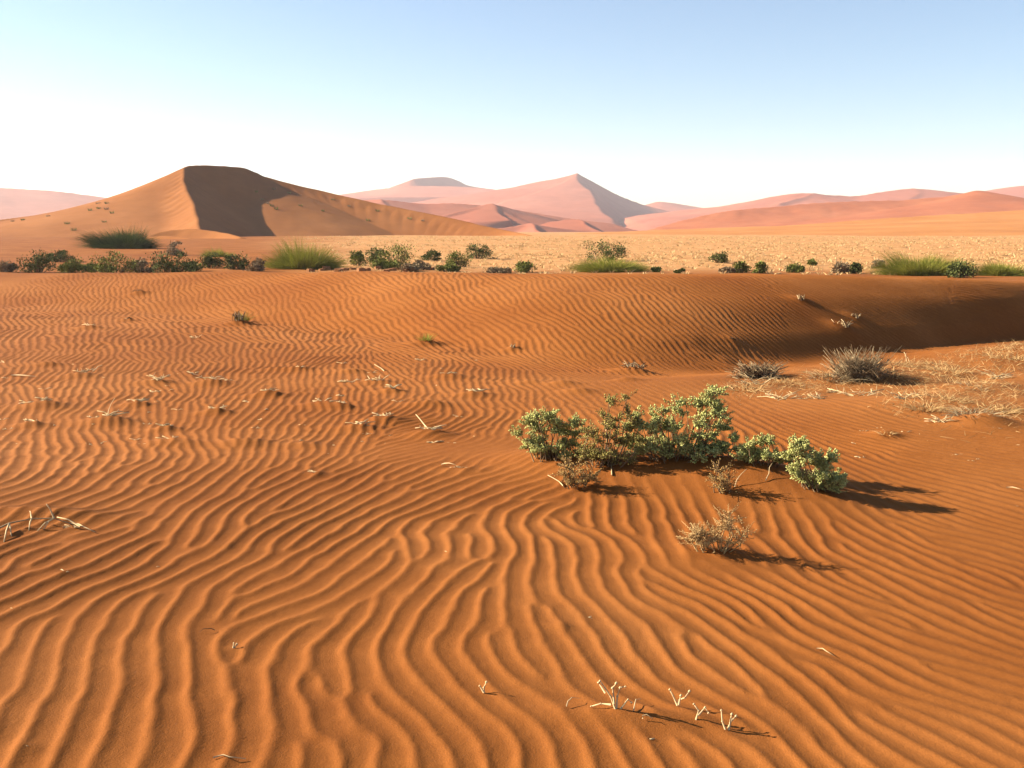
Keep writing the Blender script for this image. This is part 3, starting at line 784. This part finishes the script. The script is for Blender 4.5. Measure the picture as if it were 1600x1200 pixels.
# sticks with an own look
stick(18, 587, 56, 591, .011, 'long straight bleached stick lying by the left edge', .01)
stick(145, 580, 160, 574, .009, 'short slanted pale stick on the left sand', .03)
stick(333, 1184, 384, 1186, .0035, 'thin straight stick at the bottom edge', .002)
stick(670, 672, 650, 662, .008, 'bleached stick pointing up left from a twig clump on the middle sand', .08)
stick(300, 586, 316, 596, .009, 'dark stick leaning over a twig clump on the left sand', .05, mat='darktwig')
stick(956, 744, 946, 702, .0055, 'bleached stick leaning on the olive shrub', .16, bend=.0)
stick(880, 760, 856, 750, .005, 'curved pale stick left of the brownish withered shrub', .03)
stick(1196, 752, 1208, 734, .004, 'bent pale stick below the low green shrub', .05)
stick(1148, 762, 1166, 748, .004, 'pale twig leaning beside the upright withered shrub', .06)
stick(1276, 1013, 1304, 1026, .0028, 'thin pale twig on the right ripples', .004)
stick(1572, 764, 1600, 770, .005, 'thin pale stick at the right edge', .01)
stick(690, 728, 712, 734, .006, 'pale stick lying on the smooth patch left of the shrubs', .02)
stick(600, 580, 585, 576, .007, 'short pale stick on the middle sand below the lone bright green tuft', .05)
stick(336, 985, 312, 988, .0025, 'thin dark twig on the lower left ripples', .002, mat='darktwig')
CG = 'twig clumps on the left sand'
for k, (px, py, s, up, lb) in enumerate((
    (125,586,14,.5,'twig clump right of the long straight bleached stick by the left edge'),(245,598,20,.5,'wide twig clump left of the dark leaning stick'),
    (330,598,20,.3,'flat twig clump under the dark leaning stick'),(42,634,9,.4,'left one of a pair of twig clumps close to the left edge'),
    (70,634,12,.6,'right one of a pair of twig clumps close to the left edge'),(215,632,14,.2,'flat twig clump above right of the tall thin twig'),
    (337,644,13,.6,'compact twig clump below the dark leaning stick'),(172,658,20,.4,'twig clump at the foot of the tall thin twig'),
    (50,664,9,.5,'small twig clump below the pair close to the left edge'),(147,655,8,.5,'tiny twig clump just left of the tall thin twig'),
    (227,662,8,.2,'tiny flat twig clump right of the tall thin twig'),(258,671,12,.5,'upper of two twig clumps below right of the tall thin twig'),
    (262,690,13,.4,'lower of two twig clumps below right of the tall thin twig'),(545,597,12,.4,'small twig clump left of the short pale stick on the middle sand'),
    (590,597,14,.8,'twig clump right under the short pale stick on the middle sand'),(612,612,13,.5,'twig clump below right of the short pale stick on the middle sand'),
    (532,618,9,.3,'tiny twig clump in the middle sand, topmost of a loose trio'),(505,633,13,.6,'twig clump in the middle sand, left one of a loose trio'),
    (533,636,8,.7,'tiny upright twig clump in the middle sand, lowest of a loose trio'),(740,616,15,.3,'flat twig clump nearest the dune slope, left above the green shrubs'),
    (600,656,12,.5,'twig clump up left of the stick that points up left'),(562,669,16,.6,'wide twig clump left of the stick that points up left'),
    (672,678,16,.5,'twig clump at the root of the stick that points up left'),(682,691,9,.4,'small twig clump just below the stick that points up left'),
    (420,617,13,.3,'dark-shadowed twig clump midway between the dark leaning stick and the loose trio'),(302,583,7,.6,'tiny twig clump just above the dark leaning stick'),
    (722,733,12,.4,'twig clump at the end of the pale stick on the smooth patch'),(492,740,11,.5,'lone twig clump on the ripples left of the smooth patch'),
    (140,512,12,.3,'twig clump high on the left sand below the slope'),(307,528,8,.8,'small upright twig clump below the left green grass tuft'),
    (655,562,7,.6,'small twig clump right below the lone bright green grass tuft'),(240,612,8,.5,'small twig clump just below the wide clump on the left'),
    (700,588,10,.3,'flat twig clump below right of the lone bright green grass tuft'))):
    twig_clump(px, py, s * 1.1, 100 + k, lb, CG, up=up, r=.0055 if py < 700 else .003)
stick(168, 655, 180, 636, .005, 'tall thin twig rising from a clump on the left sand', .08, bend=.02)
TL = 'tiny dry straw scrap lying on the open rippled sand'; TG = 'straw scraps on the ripples'
rnd = random.Random(5)
spots = [(345,850),(590,846),(700,862),(22,951),(45,1166),(38,1168),(102,896),(242,884),(260,836),(795,1090),(875,979),(917,964),(1355,926),(1182,950),(1527,1062),(1585,790),(1240,1148),(515,708),(390,628),(200,501),(430,576)]
spots += [(rnd.uniform(0, 760), rnd.uniform(560, 700)) for _ in range(45)] + [(rnd.uniform(1330, 1600), rnd.uniform(665, 720)) for _ in range(14)]
for k, (px, py) in enumerate(spots):
    twig_clump(px, py, 5 + 5 * rnd.random(), 200 + k, TL, TG, 'straw_scrap', n=2 + (k % 2), up=.35, r=.0032 if py < 720 else .0022, cat='straw')

# little plants on the dune face
def face_plant(px, py, size, seed, label, mats=('greytwig',), n=14, h=1.0, name='dry_plant', spread=.6):
    rnd = random.Random(seed); p = stand(px, py); m = p.y / FPX; s = size * m
    root = empty(name, p)
    for j, mt in enumerate(mats):
        mb = MB()
        for i in range(n):
            a = Vector((rnd.uniform(-.6, .6) * s, rnd.uniform(-.4, .4) * s, -.02)); d = Vector((rnd.uniform(-spread, spread), rnd.uniform(-.5, .5), rnd.uniform(.5 if spread < .7 else .1, 1.1) * h)) * s
            r_ = .006 if n < 50 else .0034
            mb.tube([a, a + d * .6 + Vector((rnd.uniform(-.08, .08) * s, 0, .02)), a + d * 1.1], r_, r_ * .5, 4)
            for _ in range(1 if n < 50 else 3):
                t_ = rnd.uniform(.3, .8); q_ = a + d * t_
                mb.tube([q_, q_ + Vector((rnd.uniform(-.3, .3) * s, rnd.uniform(-.2, .2) * s, rnd.uniform(.05, .3) * s * h))], r_ * .8, r_ * .4, 4)
        mb.build('twigs' if j == 0 else 'dark_twigs', M[mt], root)
    tag(root, label, 'dry plant'); return root
face_plant(1253, 472, 9, 301, 'topmost dry plant on the shaded dune slope', ('bleached', 'darktwig'), 6)
face_plant(1334, 498, 10, 302, 'upper of two dry plants close together on the shaded slope', ('bleached', 'darktwig'), 7, .7)
face_plant(1318, 515, 16, 303, 'lower and larger of two dry plants close together on the shaded slope', ('bleached', 'darktwig'), 10, .6)
face_plant(1146, 531, 9, 304, 'small dark dead plant on the middle of the dune slope', ('darktwig',), 8, .4)
face_plant(800, 546, 7, 305, 'small dry plant at the foot of the dune slope', ('greytwig',), 7, .8)
face_plant(213, 458, 13, 306, 'dark flat dead plant high on the left slope', ('darktwig',), 9, .3)
face_plant(202, 501, 9, 307, 'small dark dead plant on the left sand below the slope', ('darktwig',), 7, .25)
face_plant(992, 583, 24, 308, 'spread dead plant where the slope meets the near sand', ('greytwig', 'darktwig'), 12, .4)
face_plant(545, 528, 7, 309, 'tiny dark dead plant left of the lone green grass tuft', ('darktwig',), 6, .2)
face_plant(374, 507, 16, 310, 'brown dry twigs around the left green grass tuft', ('greytwig', 'darktwig'), 14, .9)

def grass_tuft(px, py, wpx, hpx, seed, label, mat='feather', n=90, name='grass_tuft', wd=.004, cat='grass tuft', group=None, spread=.5, bend=.25):
    rng = np.random.default_rng(seed); p = stand(px, py); m = p.y / FPX
    r = wpx * m / 2; h = hpx * m
    th = rng.uniform(0, 2 * np.pi, n); rr = np.sqrt(rng.random(n)) * r * spread
    P = np.stack([rr * np.cos(th), rr * np.sin(th), -.02 * np.ones(n)], 1)
    D = np.stack([np.cos(th) * rr / r * 1.1 + rng.normal(0, .22 + .35 * bend, n), np.sin(th) * rr / r * 1.1 + rng.normal(0, .22 + .35 * bend, n), np.ones(n)], 1)
    V, F = blade_mesh(P, D, h * rng.uniform(.3, 1.15, n), wd * rng.uniform(.45, .95, n), np.full(n, bend), rng)
    o = mesh_obj(name, V, F, M[mat]); o.location = p; tag(o, label, cat, group); return o
grass_tuft(380, 503, 18, 26, 401, 'green grass tuft beside brown twigs on the left slope', 'feather', 110, wd=.006)
grass_tuft(666, 538, 20, 17, 402, 'lone bright green grass tuft at the foot of the slope', 'feather', 110, wd=.005, spread=.8)

# ------------------------------------------------------------------ dry bank at right
def straw_clump(px, py, wpx, hpx, seed, label, mat='straw', n=160, wd=.004, group=None, name='straw_clump', spread=.8, bend=.7):
    return grass_tuft(px, py, wpx, hpx, seed, label, mat, n, name, wd, 'dry grass', group, spread, bend)
face_plant(1345, 592, 42, 501, 'tall grey wispy dead bush at the edge of the hollow', ('greytwig', 'stem'), 170, 1.1, 'wispy_bush', 1.0)['category'] = 'dead bush'
straw_clump(1300, 590, 80, 28, 502, 'low grey straw left of the tall wispy bush', 'greytwig', 200, .0045)
straw_clump(1385, 586, 60, 26, 503, 'low straw right of the tall wispy bush', 'straw', 160, .0045)
straw_clump(1445, 637, 60, 26, 504, 'bushy straw clump with a dark hollow, right part of the bank', 'straw', 260, .004)
straw_clump(1520, 655, 66, 32, 505, 'grey-green dry clump at the lower right of the bank', 'greytwig', 220, .004)
straw_clump(1385, 682, 26, 14, 506, 'small dry tuft alone below the straw bank', 'straw', 60, .004)
straw_clump(1575, 560, 60, 26, 507, 'pale straw clump at the right edge of the hollow', 'straw', 160, .0045)
straw_clump(1480, 580, 70, 26, 508, 'pale straw clump on the bank edge right of the Y-shaped stump', 'straw', 180, .0045)
straw_clump(1230, 598, 60, 22, 509, 'straw clump beside the dark dead bush', 'straw', 150, .0045)
straw_clump(1165, 608, 60, 26, 510, 'heap of long pale straw left of the dark dead bush', 'straw', 170, .005, bend=.7)
straw_clump(1560, 640, 70, 22, 511, 'straw clump at the right edge below the bank', 'straw', 200, .0045)
straw_clump(1490, 625, 60, 18, 512, 'low straw between the bushy clump and the grey-green clump', 'straw', 150, .0045)
face_plant(1185, 590, 32, 520, 'dark dead bush at the rim of the hollow', ('darktwig', 'greytwig'), 110, .8, 'dead_bush', 1.1)['category'] = 'dead bush'
dp = face_plant(1424, 566, 12, 521, 'bleached Y-shaped stump standing before the dark hollow', ('bleached',), 2, 1.4, 'dead_stump'); dp['category'] = 'stump'
for k, (px, py, s, lb) in enumerate(((1222,622,26,'spread pale twigs on the sand below the dark dead bush'),(1340,618,34,'long tangle of bleached twigs in the middle of the bank'),
      (1275,622,20,'pale twig heap left of the long bleached tangle'),(1300,612,10,'tiny twig heap above the long bleached tangle'),(1405,622,22,'bleached twigs left of the bushy straw clump'),
      (1180,600,30,'criss-crossed pale stalks left of the dark dead bush'),(1560,590,26,'bleached twigs on the right rim of the bank'),(1470,662,20,'pale twigs under the grey-green dry clump'))):
    twig_clump(px, py, s, 540 + k, lb, n=14, up=.6, r=.0040)

rnd = random.Random(44)
for k in range(26):
    px, py = rnd.uniform(1180, 1600), 0; py = 596 - (px - 1180) * .085 + rnd.uniform(-6, 60) * (.35 + .65 * (px - 1180) / 420)
    straw_clump(px, py, rnd.uniform(14, 34), rnd.uniform(8, 20), 560 + k, 'small ragged straw tuft scattered over the dry bank', 'straw' if k % 3 else 'greytwig', 50, .004, 'ragged tufts on the dry bank', 'straw_tuft')
def litter():
    rng = np.random.default_rng(77); P = []; D = []
    for (px, py, sx, sy, n) in ((1470,590,95,16,900),(1570,570,50,18,500),(1440,630,60,14,500),(1540,645,60,16,600),(1250,600,70,10,450),(1340,590,70,9,450),(1400,575,60,7,300),(1170,605,30,12,220),(1560,610,50,14,300),(1500,605,80,14,300),(1545,556,60,6,600),(1440,572,50,5,450),(1590,545,30,6,300)):
        for _ in range(int(n * .8)):
            x = rng.normal(px, sx * .6); y = rng.normal(py, sy * .6)
            d = d_at(y, .05) if y > 470 else 20; q = at_d(x, y, d); P.append((q.x, q.y))
    P = np.array(P); Z = H0(P[:, 0], P[:, 1]); n = len(P)
    keep = Z > -.06; P = P[keep]; Z = Z[keep]; n = len(P)
    th = rng.uniform(0, 2 * np.pi, n); D = np.stack([np.cos(th), np.sin(th) * .7, rng.uniform(.05, 1.2, n) ** 1.5], 1)
    V, F = blade_mesh(np.stack([P[:, 0], P[:, 1], Z], 1), D, rng.uniform(.03, .14, n), rng.uniform(.0012, .0026, n), np.full(n, .2), rng)
    o = mesh_obj('straw_litter', V, F, M['straw']); tag(o, 'dry straw litter strewn over the sandy bank at right', 'straw', kind='stuff')
litter()

# ------------------------------------------------------------------ bushes in the valley
def bush_leaf(px, py, wpx, hpx, seed, label, mat='bush', n=900, group=None, leaf=.11, name='desert_bush', dens=5):
    """base row py; crown of uneven clumps on a few limbs"""
    rnd = random.Random(seed); rng = np.random.default_rng(seed)
    p = valley(px, py)
    m = p.y / FPX; r = wpx * m / 2 * 1.18; h = hpx * m * 1.12; root = empty(name, p)
    st = MB(); C = []
    nc = 10 + int(wpx / 4.5)
    for i in range(nc):
        th = rnd.uniform(0, 2 * math.pi); rr = math.sqrt(rnd.random()) * r * .82
        zc = h * rnd.uniform(.12, .95) ** 1.2 * (1 - .4 * (rr / r) ** 2) * (.75 + .5 * abs(math.sin(2.1 * th + seed)))
        c = Vector((rr * math.cos(th), rr * math.sin(th) * .8, zc)); C.append((c, min(r, h) * rnd.uniform(.18, .46)))
        st.tube([(c.x * .3, c.y * .3, -.1), c * .6 + Vector((0, 0, -.05)), c], .035, .012, 4)
    pts, dirs = [], []
    k = n // nc
    for c, cr in C:
        d = rng.standard_normal((k, 3)); d /= np.linalg.norm(d, axis=1, keepdims=True)
        q = np.array(c) + d * (cr * rng.random((k, 1)) ** .45 * np.where(rng.random((k, 1)) < .16, 1.55, 1.0)) * np.array([1.15, 1.0, .85])
        pts.append(q); dirs.append(d * .8 + rng.normal(0, .5, (k, 3)) + np.array([0, 0, .6]))
    P = np.vstack(pts); D = np.vstack(dirs); ok = P[:, 2] > .01
    P, D = P[ok], D[ok]
    S = leaf * rng.uniform(.6, 1.5, len(P)) * max(1.0, p.y / 90)
    V, F = scatter(FLAT_V, FLAT_F, P, D, S, rng, S * 1.0)
    st.build('limbs', M['stem'], root); f = mesh_obj('crown', V, F, M[mat], root); tag(f, kind='stuff')
    tag(root, label, 'bush', group); return root

def bush_feather(px, py, wpx, hpx, seed, label, mat='feather', n=2200, group=None, name='feathery_bush', wd=.009, lean=.25):
    rng = np.random.default_rng(seed); p = valley(px, py)
    m = p.y / FPX; r = wpx * m / 2 * 1.08; h = hpx * m * 1.22; root = empty(name, p)
    th = rng.uniform(0, 2 * np.pi, n); cz = rng.random(n) ** .8; sn = np.sqrt(1 - cz * cz)
    lump = 1 + .6 * fbm(np.cos(th) * sn * 2.2 + seed, np.sin(th) * sn * 2.2 + cz, seed, 2)
    rho = rng.uniform(.35, .95, n) ** .7 * lump
    T = np.stack([np.cos(th) * sn * r, np.sin(th) * sn * r * .75, .12 * h + cz * h * .92], 1) * rho[:, None]
    T[:, 0] -= lean * .35 * T[:, 2]
    P = np.stack([T[:, 0] * .62, T[:, 1] * .62, T[:, 2] * .12 - .05], 1) + rng.normal(0, .05 * r, (n, 3)) * np.array([1, 1, .3])
    D = T - P; Lg = np.linalg.norm(D, axis=1)
    V, F = blade_mesh(P, D, Lg, np.full(n, wd * 1.1) * max(1, p.y / 75) * rng.uniform(.6, 1.3, n), rng.uniform(.2, .7, n), rng, 3)
    f = mesh_obj('stalks', V, F, M[mat], root); tag(f, kind='stuff')
    mb = MB()
    for i in range(9):
        a = i * .7; mb.tube([(math.cos(a) * r * .1, math.sin(a) * r * .1, -.1), (math.cos(a) * r * .3, math.sin(a) * r * .25, h * .35)], .03, .012, 4)
    mb.build('limbs', M['stem'], root)
    tag(root, label, 'bush', group); return root

VG = 'bushes in the valley beyond the slope'
LB = [ # px, base py, width, height, kind, label
 (58,426,50,28,'d','round dark bush at the far left of the valley'),(92,409,44,14,'d','flat dark bush with a shadow, just above the round leftmost bush'),
 (108,427,34,18,'b','small olive bush right of the round leftmost bush'),(12,425,26,12,'g','faint grey scrub at the very left edge of the valley'),
 (180,427,72,24,'b','wide olive bush below the deep green dune bush'),(266,428,76,26,'d','wide dark bush below the dark side of the dune'),
 (275,399,26,18,'g','small greyish bush standing against the dark shadow'),(332,419,32,17,'d','dark bush below the low green one at the foot of the dune'),
 (368,421,36,17,'d','dark bush left of the large light green feathery bush'),(403,424,24,14,'g','small brown scrub touching the left of the large feathery bush'),
 (560,415,26,18,'b','small olive bush just right of the large left feathery bush'),(587,412,30,21,'d','dark greyish bush beside the broad olive bush'),
 (620,419,54,29,'b','broad olive bush in the middle left of the valley'),(656,422,28,12,'g','low grey scrub right of the broad olive bush'),
 (672,407,30,12,'d','low dark bush with a purple shadow'),(717,417,34,20,'b','olive bush below left of the black mound-shaped bush'),
 (748,404,38,17,'k','black mound-shaped bush in the middle of the plain'),(818,426,28,14,'b','small bush at the slope crest right of the black bush'),
 (944,408,66,24,'k','dark bush growing over the bright green feathery patch'),(1124,411,26,13,'k','black dead stump-like bush on the pale grass'),
 (1158,426,22,14,'b','left of two little leafy bushes at the slope crest'),(1186,427,22,14,'b','right of two little leafy bushes at the slope crest'),
 (1244,426,24,10,'b','low olive bush at the crest under the tiny tuft'),(1268,415,12,8,'b','tiny tuft-like bush alone on the pale grass'),
 (1312,427,26,12,'g','yellowish scrub left of a small dark bush at the crest'),(1338,427,20,12,'d','small dark bush left of the great right feathery bush'),
 (1372,420,18,10,'g','tiny brown scrub touching the left of the great right feathery bush'),(1500,434,36,20,'k','dark leafy bush in front of the great right feathery bush'),
 (1026,425,12,5,'d','tiny dark bush right of the bright green patch'),(1062,427,12,5,'d','tiny dark bush midway to the black stump'),
 (780,427,40,6,'g','flat yellowish scrub at the crest left of the small bush'),(1140,426,36,6,'g','flat yellowish scrub left of the two little leafy bushes'),
 (140,424,40,12,'b','low olive scrub joining the leftmost bushes and the wide olive bush'),(222,426,44,14,'g','grey-brown scrub between the two wide bushes below the dune'),
 (300,424,30,10,'b','flat olive scrub right of the wide dark bush below the dune'),(600,421,44,12,'b','low olive scrub at the left foot of the broad olive bush'),
 (640,424,40,8,'g','flat brown scrub under the broad olive bush'),(700,424,36,8,'b','flat green scrub left of the yellowish scrub at the crest')]
for k, (px, py, wd, ht, kd, lb) in enumerate(LB):
    mt = {'d': 'bush_dark', 'b': 'bush', 'g': 'greytwig', 'k': 'bush_dark'}[kd]
    bush_leaf(px, py, wd, ht, 700 + k, lb, mt, 1100 + int(26 * wd), VG, leaf=.105)
bush_feather(476, 419, 126, 42, 801, 'large light green feathery bush right of the dark dune face', group=VG, n=6500)
bush_feather(955, 424, 118, 26, 802, 'bright green feathery patch below a dark bush in the middle', group=VG, n=4200)
bush_feather(1440, 430, 150, 42, 803, 'great right feathery bush, the widest light green one', group=VG, n=7500)
bush_feather(1566, 431, 84, 26, 804, 'feathery green bush at the right edge', group=VG, n=3600)
bush_feather(340, 401, 58, 16, 805, 'low light green feathery bush in the dune shadow', group=VG, n=1200)
bush_feather(200, 388, 112, 36, 806, 'deep green bush at the left foot of the dark-sided dune', 'feather_dark', group=VG, n=6500)

# pale tufts on the plain
def plain_grass():
    rng = np.random.default_rng(9); n0 = 15000
    y = np.exp(rng.uniform(np.log(64), np.log(235), n0)); u = rng.uniform(-.42, .66, n0); x = u * y
    pxl = 800 + FPX * u
    pr = sstep(430, 620, pxl + 90 * fbm(x / 8, y / 8, 12, 3)) * (.35 + .65 * sstep(-.25, .3, fbm(x / 11, y / 16, 15, 3)))
    pr *= .25 + .75 * sstep(64, 95, y)
    k = rng.random(n0) < pr; x, y = x[k], y[k]; z = H0(x, y); n = len(x); nb = 9
    s = rng.uniform(.14, .38, n)
    P = np.repeat(np.stack([x, y, z - .02], 1), nb, 0); S = np.repeat(s, nb)
    th = rng.uniform(0, 2 * np.pi, n * nb)
    P[:, 0] += np.cos(th) * S * .35; P[:, 1] += np.sin(th) * S * .35
    D = np.stack([np.cos(th) * .5, np.sin(th) * .5, np.ones(n * nb)], 1) + rng.normal(0, .2, (n * nb, 3))
    V, F = blade_mesh(P, D, S * rng.uniform(.6, 1.2, n * nb), S * .12, np.full(n * nb, .4), rng, 2)
    o = mesh_obj('plain_grass', V, F, M['grass']); tag(o, 'pale dry grass covering the plain behind the bushes', 'grass', kind='stuff')
plain_grass()

# tufts dotted over the dune
def dune_height(x, y):
    dg = bpy.context.evaluated_depsgraph_get()
    hit, loc, *_ = scene.ray_cast(dg, Vector((x, y, 200)), Vector((0, 0, -1)))
    return loc.z if hit else 0
bpy.context.view_layer.update()
DUNE = bpy.data.objects['sand_dune']
def on_dune(px, py):
    a, yd, zd = ray(px, py); d = Vector((a, yd, zd)).normalized()
    hit, loc, nrm, i = DUNE.ray_cast(Vector((0, 0, CAMZ)), d)
    return loc if hit else None
rnd = random.Random(3)
tuft_px = [(153,318),(167,318),(154,326),(166,327),(141,329),(163,347),(75,338),(105,350),(36,344),(20,346),(115,360),(175,333),(428,296),(452,302),(400,300),(410,312),(425,322),(432,327),(418,318),
           (470,322),(505,330),(545,322),(590,330),(640,342),(660,345),(520,312),(575,345)]
for k, (px, py) in enumerate(tuft_px):
    q = on_dune(px, py)
    if q is None: continue
    rng = np.random.default_rng(900 + k); n = 40; th = rng.uniform(0, 6.28, n); rr = np.sqrt(rng.random(n)) * .45
    P = np.stack([rr * np.cos(th), rr * np.sin(th), np.full(n, -.1)], 1); D = np.stack([np.cos(th) * .4, np.sin(th) * .4, np.ones(n)], 1)
    V, F = blade_mesh(P, D, rng.uniform(.4, .95, n) * rnd.uniform(.7, 1.2), np.full(n, .045), np.full(n, .1), rng, 2)
    o = mesh_obj('dune_tuft', V, F, M['bush' if k % 3 else 'greytwig']); o.location = q
    tag(o, 'tiny grass tuft dotted on the sunlit flanks of the dark-sided dune', 'grass tuft', 'tufts on the dune')

# broken mud crust along the crest
rnd = random.Random(21)
for k in range(16):
    px = 488 + k * 12.5 + rnd.uniform(-4, 4); py = 424.5 - (k % 3) * 1.6 - (3 if k > 12 else 0)
    p = valley(px, py); w_, d_, h_ = rnd.uniform(.18, .38), rnd.uniform(.2, .35), rnd.uniform(.10, .22)
    n = 7; ang = [2 * math.pi * i / n + rnd.uniform(-.3, .3) for i in range(n)]
    V = []
    for zz, sc in ((-.1, 1.0), (h_, .95), (h_ + .02, .6)):
        for a in ang: V.append((math.cos(a) * w_ * sc, math.sin(a) * d_ * sc, zz + .03 * math.sin(3 * a)))
    F = [(l * n + i, l * n + (i + 1) % n, (l + 1) * n + (i + 1) % n, (l + 1) * n + i) for l in range(2) for i in range(n)]
    me = bpy.data.meshes.new('mud_clod'); me.from_pydata(V, [], F + [tuple(range(2 * n, 3 * n))]); me.update(); me.materials.append(M['mud'])
    o = bpy.data.objects.new('mud_clod', me); COL.objects.link(o); o.location = p; o.rotation_euler = (rnd.uniform(-.2, .1), rnd.uniform(-.1, .1), rnd.uniform(0, 3))
    tag(o, 'clod in the broken dark mud crust below the large left feathery bush', 'mud clod', 'mud crust clods')

# ------------------------------------------------------------------ haze
def haze():
    x0, x1, y0, y1, z0, z1 = -3600, 3600, -3600, 3600, -4.0, 185.0
    V = [(x, y, z) for z in (z0, z1) for y in (y0, y1) for x in (x0, x1)]
    F = [(0,2,3,1),(4,5,7,6),(0,1,5,4),(2,6,7,3),(0,4,6,2),(1,3,7,5)]
    me = bpy.data.meshes.new('haze'); me.from_pydata(V, [], F); me.update()
    m = bpy.data.materials.new('haze'); m.use_nodes = True; n = m.node_tree; n.nodes.clear()
    out = n.nodes.new('ShaderNodeOutputMaterial'); pv = n.nodes.new('ShaderNodeVolumePrincipled')
    pv.inputs['Color'].default_value = (0.97, 0.88, 0.94, 1); pv.inputs['Density'].default_value = HAZE_DENSITY; pv.inputs['Anisotropy'].default_value = 0.2
    n.links.new(pv.outputs[0], out.inputs['Volume']); me.materials.append(m)
    o = bpy.data.objects.new('haze', me); COL.objects.link(o); tag(o, kind='stuff')
HAZE_DENSITY = 0.00012
haze()
